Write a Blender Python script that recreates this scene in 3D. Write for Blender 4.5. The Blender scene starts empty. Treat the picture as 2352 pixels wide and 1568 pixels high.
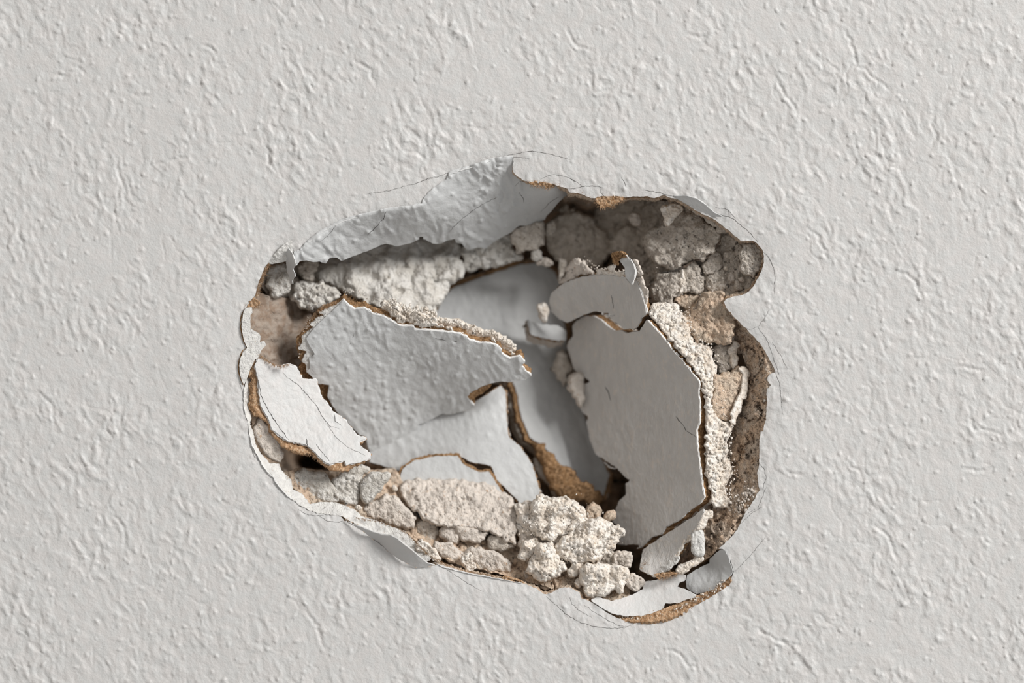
import bpy, math
import numpy as np

# ------------------------------------------------------------------ camera, world, lights
S = 0.000125            # metres per photo pixel on the wall plane (hole about 15 cm wide)
D = 6000.0              # camera distance from the wall, in those units
CX, CY = 1176.0, 784.0
sc = bpy.context.scene
COL = sc.collection

cam_d = bpy.data.cameras.new('camera')
cam = bpy.data.objects.new('camera', cam_d)
COL.objects.link(cam)
cam.location = (0, -D * S, 0)
cam.rotation_euler = (math.pi / 2, 0, 0)
cam_d.sensor_width = 36
cam_d.lens = 36 * D / 2352.0
cam_d.clip_start = 0.01
cam_d.clip_end = 20
cam_d.dof.use_dof = True
cam_d.dof.focus_distance = (D + 25) * S
cam_d.dof.aperture_fstop = 4.0
sc.camera = cam

w = bpy.data.worlds.new('world'); sc.world = w; w.use_nodes = True
_nt = w.node_tree
_bg = _nt.nodes['Background']; _bg.inputs[1].default_value = 0.41
_tc = _nt.nodes.new('ShaderNodeTexCoord'); _sx = _nt.nodes.new('ShaderNodeSeparateXYZ')
_mr = _nt.nodes.new('ShaderNodeMapRange'); _mx = _nt.nodes.new('ShaderNodeMix'); _mx.data_type = 'RGBA'
_nt.links.new(_tc.outputs['Generated'], _sx.inputs[0]); _nt.links.new(_sx.outputs['X'], _mr.inputs['Value'])
_mr.inputs['From Min'].default_value = -1; _mr.inputs['From Max'].default_value = 1
_nt.links.new(_mr.outputs['Result'], _mx.inputs['Factor'])
_mx.inputs[6].default_value = (1.0, 0.92, 0.84, 1)      # warm room to the left
_mx.inputs[7].default_value = (0.97, 1.0, 1.03, 1)       # daylight side
_nt.links.new(_mx.outputs[2], _bg.inputs[0])

def area(name, loc, size, power, color, target=(0, 0, 0)):
    l = bpy.data.lights.new(name, 'AREA'); l.shape = 'SQUARE'; l.size = size
    l.energy = power; l.color = color
    o = bpy.data.objects.new(name, l); COL.objects.link(o); o.location = loc
    import mathutils
    dv = mathutils.Vector(target) - mathutils.Vector(loc)
    o.rotation_euler = dv.to_track_quat('-Z', 'Y').to_euler()
    return o
area('window_light', (2.60, -2.10, 1.70), 1.20, 156.0, (1.0, 0.98, 0.955))

sc.view_settings.view_transform = 'Standard'
sc.view_settings.look = 'None'
sc.view_settings.gamma = 1
sc.view_settings.use_curve_mapping = False
sc.view_settings.exposure = 0.0

# ------------------------------------------------------------------ numeric helpers
def _hash(ix, iy, seed):
    h = (ix.astype(np.int64) * 374761393 + iy.astype(np.int64) * 668265263 + seed * 1442695041) & 0xFFFFFFFF
    h = ((h ^ (h >> 13)) * 1274126177) & 0xFFFFFFFF
    h = ((h ^ (h >> 16)) * 2246822519) & 0xFFFFFFFF
    return ((h ^ (h >> 15)) & 0xFFFFFF) / float(0x1000000)

def noise(x, y, seed=0):
    x = np.asarray(x, float); y = np.asarray(y, float)
    x0 = np.floor(x); y0 = np.floor(y)
    fx = x - x0; fy = y - y0
    u = fx * fx * fx * (fx * (fx * 6 - 15) + 10); v = fy * fy * fy * (fy * (fy * 6 - 15) + 10)
    def g(ix, iy, dx, dy):
        a = _hash(ix, iy, seed) * 2 * math.pi
        return np.cos(a) * dx + np.sin(a) * dy
    n00 = g(x0, y0, fx, fy); n10 = g(x0 + 1, y0, fx - 1, fy)
    n01 = g(x0, y0 + 1, fx, fy - 1); n11 = g(x0 + 1, y0 + 1, fx - 1, fy - 1)
    return ((n00 * (1 - u) + n10 * u) * (1 - v) + (n01 * (1 - u) + n11 * u) * v) * 1.5

def fbm(x, y, seed=0, octv=4, gain=0.5):
    a = 1.0; t = 0; f = 1.0
    for k in range(octv):
        t = t + a * noise(np.asarray(x) * f, np.asarray(y) * f, seed + 17 * k)
        a *= gain; f *= 2.03
    return t

def worley(x, y, seed=0):
    """distance to nearest and second nearest feature point, and the cell's random value"""
    x = np.asarray(x, float); y = np.asarray(y, float)
    x0 = np.floor(x); y0 = np.floor(y)
    d1 = np.full(x.shape, 9.0); d2 = np.full(x.shape, 9.0); r = np.zeros(x.shape)
    for i in (-1, 0, 1):
        for j in (-1, 0, 1):
            cx = x0 + i; cy = y0 + j
            px = cx + _hash(cx, cy, seed); py = cy + _hash(cx, cy, seed + 7)
            d = np.hypot(px - x, py - y)
            rr = _hash(cx, cy, seed + 13)
            nearer = d < d1
            d2 = np.where(nearer, d1, np.minimum(d2, d)); r = np.where(nearer, rr, r); d1 = np.where(nearer, d, d1)
    return d1, d2, r

def sstep(a, b, x):
    t = np.clip((x - a) / (b - a), 0, 1)
    return t * t * (3 - 2 * t)

def world(px, py, d):
    """a point on the picture ray of (px, py), d units behind the wall plane, in metres"""
    k = (D + d) / D
    return np.stack([(px - CX) * S * k, d * S + np.zeros_like(px), (CY - py) * S * k], -1)

VIEWS = {1: (520, 320, 480 / 1568), 2: (960, 320, 480 / 1568), 3: (1380, 400, 480 / 1568), 4: (520, 700, 480 / 1568),
         5: (960, 700, 480 / 1568), 6: (1380, 780, 480 / 1568), 7: (620, 1000, 580 / 1895), 8: (1140, 1040, 620 / 2209), 0: (0, 0, 1)}
def pts(*args):
    """pts(view, 'x,y x,y ...', view, '...') -> N x 2 array in photo units"""
    out = []
    for v, s in zip(args[::2], args[1::2]):
        ox, oy, k = VIEWS[v]
        for t in s.split():
            a, b = t.split(',')
            out.append((ox + float(a) * k, oy + float(b) * k))
    return np.array(out)

def densify(P, step=2.5, closed=True):
    out = []
    n = len(P)
    for i in range(n if closed else n - 1):
        a = P[i]; b = P[(i + 1) % n]
        m = max(1, int(np.hypot(*(b - a)) / step))
        for k in range(m):
            out.append(a + (b - a) * k / m)
    if not closed: out.append(P[-1])
    return np.array(out)

def smooth_closed(P, it=2):
    for _ in range(it):
        P = 0.25 * np.roll(P, 1, 0) + 0.5 * P + 0.25 * np.roll(P, -1, 0)
    return P

def roughen(P, amp, scale, seed):
    """jag a closed contour sideways"""
    P = densify(P)
    t = np.roll(P, -1, 0) - np.roll(P, 1, 0)
    l = np.hypot(t[:, 0], t[:, 1])[:, None] + 1e-9
    nrm = np.stack([t[:, 1], -t[:, 0]], -1) / l
    n = fbm(P[:, 0] / scale, P[:, 1] / scale, seed, 4, 0.6)
    return P + nrm * (n * amp)[:, None]

def scan_inside(P, xs, ys):
    """even-odd fill on the points (xs x ys)"""
    out = np.zeros((len(ys), len(xs)), bool)
    A = P; B = np.roll(P, -1, 0)
    for j, y in enumerate(ys):
        m = (A[:, 1] <= y) != (B[:, 1] <= y)
        if not m.any(): continue
        a = A[m]; b = B[m]
        cx = np.sort(a[:, 0] + (y - a[:, 1]) / (b[:, 1] - a[:, 1]) * (b[:, 0] - a[:, 0]))
        out[j] = (np.searchsorted(cx, xs) % 2) == 1
    return out

def near_contour(Q, P):
    """nearest point of the closed contour P to each of Q and its distance"""
    A = P; B = np.roll(P, -1, 0); AB = B - A; L2 = (AB ** 2).sum(1) + 1e-12
    best = np.empty((len(Q), 2)); dist = np.empty(len(Q))
    for i in range(0, len(Q), 400):
        q = Q[i:i + 400]
        t = np.clip((((q[:, None] - A[None]) * AB[None]).sum(2)) / L2[None], 0, 1)
        c = A[None] + t[..., None] * AB[None]
        d2 = ((q[:, None] - c) ** 2).sum(2)
        k = d2.argmin(1); r = np.arange(len(q))
        best[i:i + 400] = c[r, k]; dist[i:i + 400] = np.sqrt(d2[r, k])
    return best, dist

def tps(anchors):
    """smooth depth surface through (x, y, d) anchors"""
    A = np.array(anchors, float)
    if len(A) == 1:
        v = A[0, 2]; return lambda x, y: np.full(np.shape(x), v)
    if len(A) == 2:
        p, q = A; u = q[:2] - p[:2]; L = (u ** 2).sum()
        return lambda x, y: p[2] + (q[2] - p[2]) * ((x - p[0]) * u[0] + (y - p[1]) * u[1]) / L
    c = A[:, :2].mean(0); sc_ = 200.0
    X = (A[:, :2] - c) / sc_; n = len(A)
    r2 = ((X[:, None] - X[None]) ** 2).sum(2)
    K = 0.5 * r2 * np.log(r2 + 1e-9) + np.eye(n) * 1e-4
    Pm = np.c_[np.ones(n), X]
    M = np.zeros((n + 3, n + 3)); M[:n, :n] = K; M[:n, n:] = Pm; M[n:, :n] = Pm.T
    sol = np.linalg.lstsq(M, np.r_[A[:, 2], 0, 0, 0], rcond=None)[0]
    def f(x, y):
        x = (np.asarray(x, float) - c[0]) / sc_; y = (np.asarray(y, float) - c[1]) / sc_
        o = sol[n] + sol[n + 1] * x + sol[n + 2] * y
        for k in range(n):
            q = (x - X[k, 0]) ** 2 + (y - X[k, 1]) ** 2
            o = o + sol[k] * 0.5 * q * np.log(q + 1e-9)
        return o
    return f

# ------------------------------------------------------------------ object helpers
def link_mesh(name, V, F, mat, parent=None, smooth=True, org=None):
    """V n x 3 world metres, F list of (m x k) int arrays"""
    me = bpy.data.meshes.new(name)
    if org is None:
        org = parent['_org'] if parent is not None and '_org' in parent else (0, 0, 0)
    V = V - np.array(org)[None]
    me.vertices.add(len(V)); me.vertices.foreach_set('co', V.astype(np.float32).ravel())
    loops = np.concatenate([f.ravel() for f in F]).astype(np.int32)
    tot = np.concatenate([np.full(len(f), f.shape[1]) for f in F]).astype(np.int32)
    start = np.r_[0, np.cumsum(tot)[:-1]].astype(np.int32)
    me.loops.add(len(loops)); me.loops.foreach_set('vertex_index', loops)
    me.polygons.add(len(tot)); me.polygons.foreach_set('loop_start', start); me.polygons.foreach_set('loop_total', tot)
    me.update(calc_edges=True)
    if smooth: me.polygons.foreach_set('use_smooth', np.ones(len(tot), bool))
    me.materials.append(mat)
    o = bpy.data.objects.new(name, me); COL.objects.link(o)
    if parent is not None: o.parent = parent
    else: o.location = org; o['_org'] = tuple(float(v) for v in org)
    return o

def tag(o, label=None, cat=None, group=None, kind=None):
    if label: o['label'] = label
    if cat: o['category'] = cat
    if group: o['group'] = group
    if kind: o['kind'] = kind
    return o

def thing(name, label, cat, px, py, d, group=None):
    o = bpy.data.objects.new(name, None); COL.objects.link(o)
    loc = world(np.array(float(px)), np.array(float(py)), float(d)).ravel()
    o.location = loc; o.empty_display_size = 0.003
    o['_org'] = tuple(float(v) for v in loc)
    return tag(o, label, cat, group)

def grid_cells(P, step, keep_inside=True, xs=None, ys=None):
    if xs is None:
        x0, y0 = P.min(0) - step; x1, y1 = P.max(0) + step
        xs = np.arange(x0, x1 + step, step); ys = np.arange(y0, y1 + step, step)
    cx = (xs[:-1] + xs[1:]) / 2; cy = (ys[:-1] + ys[1:]) / 2
    ins = scan_inside(P, cx, cy)
    keep = ins if keep_inside else ~ins
    ny, nx = keep.shape
    idx = np.arange((nx + 1) * (ny + 1)).reshape(ny + 1, nx + 1)
    jj, ii = np.nonzero(keep)
    F = np.stack([idx[jj, ii], idx[jj + 1, ii], idx[jj + 1, ii + 1], idx[jj, ii + 1]], -1)
    gx, gy = np.meshgrid(xs, ys)
    Q = np.stack([gx.ravel(), gy.ravel()], -1)
    # boundary edges of the kept cells, in the same winding
    E = np.concatenate([F[:, [0, 1]], F[:, [1, 2]], F[:, [2, 3]], F[:, [3, 0]]])
    key = E[:, 0].astype(np.int64) * (len(Q) + 1) + E[:, 1]
    rev = E[:, 1].astype(np.int64) * (len(Q) + 1) + E[:, 0]
    bE = E[~np.isin(key, rev)]
    used = np.unique(F); remap = np.full(len(Q), -1); remap[used] = np.arange(len(used))
    return Q[used], remap[F], remap[bE]

def avg_normal(f, P):
    """unit vector pointing away from the camera, square to the sheet, in metres space"""
    c = P.mean(0); e = 20.0
    a = world(np.array([c[0] - e, c[0] + e, c[0], c[0]]), np.array([c[1], c[1], c[1] - e, c[1] + e]),
              f(np.array([c[0] - e, c[0] + e, c[0], c[0]]), np.array([c[1], c[1], c[1] - e, c[1] + e])))
    n = np.cross(a[1] - a[0], a[3] - a[2]); n /= np.linalg.norm(n)
    if n[1] < 0: n = -n
    return n

def sheet(name, P, depth, t0, t1, mat, parent, step=4.0, rough=1.5, rs=14.0, seed=1, relief=None, side=1.5,
          grow=0.0, nrm=None, rows=None, org=None, dmin=None):
    """a broken plate: front surface on the depth function, offset t0..t1 backwards along its normal"""
    f = depth if callable(depth) else tps(depth)
    C = roughen(P, rough, rs, seed) if rough else densify(P)
    if grow:
        t = np.roll(C, -1, 0) - np.roll(C, 1, 0); t = smooth_closed(t, 4)
        l = np.hypot(t[:, 0], t[:, 1])[:, None] + 1e-9
        n = np.stack([t[:, 1], -t[:, 0]], -1) / l
        ar = 0.5 * np.sum(C[:, 0] * np.roll(C[:, 1], -1) - C[:, 1] * np.roll(C[:, 0], -1))
        C = C + n * (grow if ar > 0 else -grow)
    Q, F, bE = grid_cells(C, step)
    if len(F) == 0: return None
    b = np.unique(bE)
    Q[b] = near_contour(Q[b], C)[0]
    d = f(Q[:, 0], Q[:, 1])
    if relief is not None: d = d - relief(Q[:, 0], Q[:, 1])
    if dmin is not None: d = np.maximum(d, dmin)
    n = avg_normal(f, P) if nrm is None else np.array(nrm, float)
    base = world(Q[:, 0], Q[:, 1], d)
    front = base + n * (t0 * S)
    back = base + n * (t1 * S)
    th = t1 - t0
    R = rows if rows else max(1, int(round(th / 5.0)))
    V = [front, back]; Fs = [F, F[:, ::-1] + len(Q)]
    off = 2 * len(Q)
    # ragged side
    bi = b; loc = np.full(len(Q), -1); loc[bi] = np.arange(len(bi))
    cen = base.mean(0)
    ring = []
    for r in range(R + 1):
        a = r / R
        v = base[bi] + n * ((t0 + th * a) * S)
        if side and 0 < r < R or (side and R > 2 and r == R):
            j1 = fbm(Q[bi, 0] / 7 + 31 * r * 0.37, Q[bi, 1] / 7 + r * 0.41, seed + 5, 3)
            out = v - cen; out -= n * (out @ n)[:, None]; out /= np.linalg.norm(out, axis=1)[:, None] + 1e-9
            v = v + out * (j1 * side * S)[:, None]
        ring.append(v)
    V += ring
    m = len(bi); e0 = loc[bE[:, 0]]; e1 = loc[bE[:, 1]]
    for r in range(R):
        o0 = off + r * m; o1 = o0 + m
        Fs.append(np.stack([e1 + o0, e0 + o0, e0 + o1, e1 + o1], -1))
    return link_mesh(name, np.concatenate(V), Fs, mat, parent, org=org)

def lump(name, P, depth, T, mat, parent=None, step=3.5, rough=3.4, rs=12.0, seed=1, amp=2.0, ns=9.0, flat=0.5,
         back=None, facets=5, pits=0.0, org=None, R=None, grow=3.2, macro=0.0):
    """a clod with a true front and back bulge inside its outline"""
    f = depth if callable(depth) else (tps([(0, 0, depth)]) if np.isscalar(depth) else tps(depth))
    C = smooth_closed(densify(P, 2.5), 2)
    C = C + np.stack([noise(C[:, 0] / 17, C[:, 1] / 17, seed + 31), noise(C[:, 0] / 17, C[:, 1] / 17, seed + 32)], -1) * rough * 1.8
    if grow:
        t = np.roll(C, -1, 0) - np.roll(C, 1, 0); t = smooth_closed(t, 3)
        l = np.hypot(t[:, 0], t[:, 1])[:, None] + 1e-9
        ar = 0.5 * np.sum(C[:, 0] * np.roll(C[:, 1], -1) - C[:, 1] * np.roll(C[:, 0], -1))
        C = C + np.stack([t[:, 1], -t[:, 0]], -1) / l * (grow if ar > 0 else -grow)
    C = smooth_closed(roughen(C, rough, rs, seed), 1)
    C = roughen(C, rough * 0.45, rs * 0.35, seed + 1)
    Q, F, bE = grid_cells(C, step)
    if len(F) == 0: return None
    b = np.unique(bE)
    near, dist = near_contour(Q, C)
    Q[b] = near[b]; dist[b] = 0
    Rr = R if R else max(min(dist.max() * 0.75, 16.0), 1)
    e = np.clip(dist / Rr, 0, 1)
    prof = 0.62 + 0.38 * (np.sqrt(np.clip(1 - (1 - e) ** 2, 0, 1)) * (1 - flat) + flat * sstep(0, 0.3, e))
    rng = np.random.RandomState(seed)
    c = Q.mean(0); ext = np.ptp(Q, axis=0).max() / 2
    fac = np.ones(len(Q))
    for k in range(facets):
        a = rng.uniform(0, 2 * math.pi); sl = rng.uniform(0.25, 0.9); h = rng.uniform(0.62, 1.0)
        fac = np.minimum(fac, h + sl * ((Q[:, 0] - c[0]) * math.cos(a) + (Q[:, 1] - c[1]) * math.sin(a)) / ext)
    fac = np.clip(fac, 0.05, 1)
    edge = sstep(0, 0.25, e)
    n = amp * (fbm(Q[:, 0] / ns, Q[:, 1] / ns, seed + 3, 4, 0.55) + 0.8 * np.abs(noise(Q[:, 0] / (ns * 2.3), Q[:, 1] / (ns * 2.3), seed + 9)))
    if pits:
        px_ = Q[:, 0] + 5 * noise(Q[:, 0] / 9, Q[:, 1] / 9, seed + 41); py_ = Q[:, 1] + 5 * noise(Q[:, 0] / 9, Q[:, 1] / 9, seed + 42)
        d1, d2, r = worley(px_ / (ns * 1.7), py_ / (ns * 1.7), seed + 4)
        e1, e2, q = worley(px_ / (ns * 0.8), py_ / (ns * 0.8), seed + 5)
        n = n + pits * (0.9 * (0.45 - d1) * (r > 0.3) + 0.5 * (r - 0.5) + 0.45 * (0.4 - e1) * (q > 0.4) - 0.9 * (q < 0.1) * (e1 < 0.3))  # uneven grains and pits
    n = n + 0.35 * amp * fbm(Q[:, 0] / 4.5, Q[:, 1] / 4.5, seed + 6, 2)
    wx_ = Q[:, 0] + 6 * noise(Q[:, 0] / 13, Q[:, 1] / 13, seed + 21); wy_ = Q[:, 1] + 6 * noise(Q[:, 0] / 13, Q[:, 1] / 13, seed + 22)
    q1, q2, qr = worley(wx_ / (ns * 2.6), wy_ / (ns * 2.6), seed + 23)
    n = n + amp * (1.3 * (qr - 0.5) - 1.6 * sstep(0.10, 0.0, q2 - q1) * (qr > 0.35))
    h = T * prof * (0.45 + 0.55 * fac) + n * (0.4 + 0.6 * edge)
    if macro:
        s1 = noise(Q[:, 0] / 46, Q[:, 1] / 40, seed + 51); s2 = noise(Q[:, 0] / 26, Q[:, 1] / 24, seed + 52)
        m1, m2, mr = worley((Q[:, 0] + 8 * s2) / 42, (Q[:, 1] + 8 * s1) / 36, seed + 53)
        ang = mr * 2 * math.pi                     # each broken face leans its own way
        h = h + macro * edge * (0.9 * s1 + 0.5 * s2 + 0.30 * (m2 - m1) + 0.5 * (mr - 0.5))
    dd = f(Q[:, 0], Q[:, 1])
    bk = (back if back is not None else T * 0.7) * prof
    inner = np.ones(len(Q), bool); inner[b] = False
    front = world(Q[:, 0], Q[:, 1], dd - h * inner)
    backv = world(Q[inner, 0], Q[inner, 1], (dd + bk)[inner])
    mp = np.arange(len(Q)); mp[inner] = len(Q) + np.arange(inner.sum())
    o = org
    if parent is None and org is None:
        k = int(np.argmax(Q[:, 1])); o = world(np.array(c[0]), np.array(c[1]), float(dd.mean())).ravel()
    return link_mesh(name, np.concatenate([front, backv]), [F, mp[F][:, ::-1]], mat, parent, org=o)

def tube_set(name, lines, mat, parent, kind='stuff', sides=3):
    """lines: list of (k x 3 world points, k radii) -> one mesh"""
    V = []; F = []; off = 0
    for L, rad in lines:
        k = len(L)
        t = np.gradient(L, axis=0); t /= np.linalg.norm(t, axis=1)[:, None] + 1e-12
        up = np.array([0.3, 0.8, 0.5]); a = np.cross(t, up); a /= np.linalg.norm(a, axis=1)[:, None] + 1e-12
        bb = np.cross(t, a)
        for s in range(sides):
            ph = 2 * math.pi * s / sides
            V.append(L + (a * math.cos(ph) + bb * math.sin(ph)) * rad[:, None])
        for s in range(sides):
            s2 = (s + 1) % sides
            i = np.arange(k - 1)
            F.append(np.stack([off + s * k + i, off + s2 * k + i, off + s2 * k + i + 1, off + s * k + i + 1], -1))
        off += sides * k
    o = link_mesh(name, np.concatenate(V), F, mat, parent)
    if kind: o['kind'] = kind
    return o

def fibres(name, line, depth, n, length, mat, parent, seed=1, out=None, rad=0.35, back=4.0, nrm=(0, 1, 0), spread=1.0):
    """torn paper fibres standing off an edge line (open polyline in photo units)"""
    rng = np.random.RandomState(seed)
    f = depth if callable(depth) else tps(depth)
    L = densify(np.asarray(line, float), 2.0, closed=False)
    lines = []
    T = np.gradient(L, axis=0)
    for _ in range(n):
        i = rng.randint(len(L)); p = L[i]; t = T[i] / (np.hypot(*T[i]) + 1e-9)
        o2 = np.array([t[1], -t[0]]) * (1 if out is None else out)
        dirn = o2 + t * rng.normal(0, 0.6 * spread)
        ln = length * rng.uniform(0.3, 1.2)
        q = np.linspace(0, 1, 4)[:, None]
        bend = np.array([-dirn[1], dirn[0]]) * rng.normal(0, 0.35)
        xy = p + dirn * ln * q + bend * ln * q * q
        dd = f(xy[:1, 0], xy[:1, 1]) + np.linspace(0, 1, 4) * rng.normal(0, ln * 0.5)
        W = world(xy[:, 0], xy[:, 1], dd) + np.array(nrm) * (rng.uniform(0, back) * S)
        lines.append((W, np.array([1, 0.85, 0.6, 0.2]) * rad * S * rng.uniform(0.6, 1.4)))
    return tube_set(name, lines, mat, parent)

def ribbon_line(name, line, width, mat, parent, hfun, lift=0.4, seed=3, wob=1.5, thick=1.2):
    """a thin crack or lip that lies on the surface"""
    L = densify(np.asarray(line, float), 3.0, closed=False)
    L = L + np.stack([fbm(L[:, 0] / 9, L[:, 1] / 9, seed, 3), fbm(L[:, 0] / 9, L[:, 1] / 9, seed + 1, 3)], -1) * wob
    T = np.gradient(L, axis=0); T /= np.hypot(T[:, 0], T[:, 1])[:, None] + 1e-9
    N = np.stack([T[:, 1], -T[:, 0]], -1)
    u = np.linspace(0, 1, len(L))
    wd = width * np.sqrt(np.clip(np.minimum(u, 1 - u) * 5, 0.06, 1)) * (0.75 + 0.6 * noise(u * len(L) / 7, u * 0 + seed, seed))
    wd = np.clip(wd, 0.25, None)
    a = L + N * wd[:, None] / 2; b = L - N * wd[:, None] / 2
    def w_(q, l): return world(q[:, 0], q[:, 1], -hfun(q[:, 0], q[:, 1]) - l)
    V = np.concatenate([w_(a, lift), w_(L, lift + thick * 0.3), w_(b, lift), w_(b, -thick), w_(a, -thick)])
    k = len(L); i = np.arange(k - 1); F = []
    for s in range(5):
        s2 = (s + 1) % 5
        F.append(np.stack([s * k + i, s2 * k + i, s2 * k + i + 1, s * k + i + 1], -1))
    return link_mesh(name, V, F, mat, parent)

# ------------------------------------------------------------------ materials
def mat(name, c1, c2=None, c3=None, rough=0.9, s1=40.0, s2=6.0, bump=((10.0, 0.4),), mix1=(0.4, 0.6), mix2=(0.45, 0.65), spec=0.25, stretch=(1, 1, 1)):
    """colour noise of size s1 / s2 photo units and layered bump (size, height) in photo units"""
    m = bpy.data.materials.new(name); m.use_nodes = True
    nt = m.node_tree; N = nt.nodes; Lk = nt.links
    bs = N['Principled BSDF']; bs.inputs['Roughness'].default_value = rough
    bs.inputs['Specular IOR Level'].default_value = spec
    tc = N.new('ShaderNodeTexCoord')
    mp = N.new('ShaderNodeMapping'); mp.inputs['Scale'].default_value = stretch
    Lk.new(tc.outputs['Object'], mp.inputs['Vector'])
    vec = mp.outputs['Vector']
    def nz(size, det=4, r=0.6):
        n = N.new('ShaderNodeTexNoise'); n.inputs['Scale'].default_value = 1.0 / (size * S)
        n.inputs['Detail'].default_value = det; n.inputs['Roughness'].default_value = r
        Lk.new(vec, n.inputs['Vector']); return n.outputs['Fac']
    def ramp(fac, lo, hi):
        r = N.new('ShaderNodeMapRange'); r.interpolation_type = 'SMOOTHSTEP'
        r.inputs['From Min'].default_value = lo; r.inputs['From Max'].default_value = hi
        Lk.new(fac, r.inputs['Value']); return r.outputs['Result']
    def mixc(f, a, b):
        x = N.new('ShaderNodeMix'); x.data_type = 'RGBA'
        Lk.new(f, x.inputs['Factor'])
        for sock, v in ((x.inputs[6], a), (x.inputs[7], b)):
            if isinstance(v, tuple): sock.default_value = (*v, 1)
            else: Lk.new(v, sock)
        return x.outputs[2]
    col = c1
    if c2: col = mixc(ramp(nz(s1), *mix1), col, c2)
    if c3: col = mixc(ramp(nz(s2), *mix2), col, c3)
    if isinstance(col, tuple): bs.inputs['Base Color'].default_value = (*col, 1)
    else: Lk.new(col, bs.inputs['Base Color'])
    prev = None
    for size, h in bump:
        bp = N.new('ShaderNodeBump'); bp.inputs['Strength'].default_value = 1.0
        bp.inputs['Distance'].default_value = h * S * 2
        Lk.new(nz(size, 3, 0.6), bp.inputs['Height'])
        if prev: Lk.new(prev, bp.inputs['Normal'])
        prev = bp.outputs['Normal']
    if prev: Lk.new(prev, bs.inputs['Normal'])
    return m

M = {}
M['paint'] = mat('wall_paint', (0.615, 0.602, 0.59), (0.60, 0.60, 0.592), None, rough=0.5, s1=30, bump=((12, 0.7), (5, 0.35)), spec=0.35)
M['shade_paint'] = mat('wall_paint_cool_shade', (0.585, 0.595, 0.595), (0.56, 0.568, 0.57), None, rough=0.5, s1=50, bump=((16, 0.8), (5, 0.2)), spec=0.35)  # same paint as the wall, with cool shade tinted into its colour
M['warm_paint'] = mat('warm_fragment_paint', (0.60, 0.585, 0.565), (0.565, 0.55, 0.53), (0.66, 0.61, 0.56), rough=0.6, s1=40, s2=16, mix2=(0.5, 0.75), bump=((16, 1.3), (6, 0.5)), spec=0.25, stretch=(1.7, 1, 0.7))  # warmer, mottled variant of the wall paint
M['edge_white'] = mat('paint_edge', (0.82, 0.82, 0.81), rough=0.6, bump=((6, 0.5),))
M['torn'] = mat('torn_white_paper', (0.74, 0.73, 0.70), (0.66, 0.65, 0.63), (0.62, 0.52, 0.42), rough=0.95, s1=18, s2=9, mix2=(0.62, 0.75), bump=((8, 2.0), (3, 1.0)))
M['kraft'] = mat('brown_kraft_paper', (0.33, 0.19, 0.09), (0.20, 0.115, 0.055), (0.50, 0.32, 0.18), rough=1.0, s1=14, s2=5, bump=((7, 2.0), (3, 1.2)))
M['kraft_light'] = mat('tan_kraft_paper', (0.50, 0.31, 0.18), (0.36, 0.21, 0.11), (0.62, 0.45, 0.30), rough=1.0, s1=14, s2=5, bump=((7, 2.0), (3, 1.2)))
M['gypsum'] = mat('white_gypsum', (0.90, 0.85, 0.785), (0.82, 0.735, 0.64), (0.52, 0.39, 0.26), rough=0.95, s1=26, s2=6, mix2=(0.57, 0.74), bump=((9, 2.2), (4, 1.6)))
M['cream'] = mat('cream_gypsum', (0.74, 0.67, 0.60), (0.66, 0.60, 0.54), (0.52, 0.36, 0.24), rough=0.95, s1=30, s2=10, mix2=(0.58, 0.75), bump=((10, 2.5), (4, 1.5)))
M['pale'] = mat('pale_plaster', (0.74, 0.72, 0.68), (0.64, 0.61, 0.56), (0.42, 0.35, 0.26), rough=0.95, s1=34, s2=12, mix2=(0.60, 0.78), bump=((14, 4.0), (5, 2.0)), stretch=(1, 1, 1))
M['grey'] = mat('grey_plaster', (0.72, 0.66, 0.59), (0.62, 0.56, 0.49), (0.27, 0.21, 0.16), rough=1.0, s1=24, s2=7, mix2=(0.58, 0.72), bump=((11, 3.5), (4, 2.4)))
M['tan'] = mat('tan_plaster', (0.74, 0.57, 0.43), (0.64, 0.53, 0.42), (0.38, 0.26, 0.18), rough=1.0, s1=30, s2=7, mix2=(0.58, 0.74), bump=((10, 3.5), (4, 2.4)))
M['brown'] = mat('brown_crumbly_plaster', (0.74, 0.62, 0.51), (0.80, 0.60, 0.44), (0.34, 0.24, 0.17), rough=1.0, s1=36, s2=10, mix2=(0.55, 0.66), bump=((12, 6.0), (5, 4.0)))
M['dust'] = mat('brown_dusty_face', (0.36, 0.30, 0.25), (0.27, 0.20, 0.15), None, rough=1.0, s1=26, bump=((12, 3.0),))
M['crack'] = mat('crack_shade', (0.10, 0.095, 0.09), rough=1.0, bump=())  # near-black colour standing for the shade inside thin cracks
M['dark'] = mat('deep_crack_shade', (0.05, 0.045, 0.04), (0.12, 0.09, 0.07), None, rough=1.0, s1=60, bump=((20, 5.0),))  # near-black colour painted for the shade in the wider cracks

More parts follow.
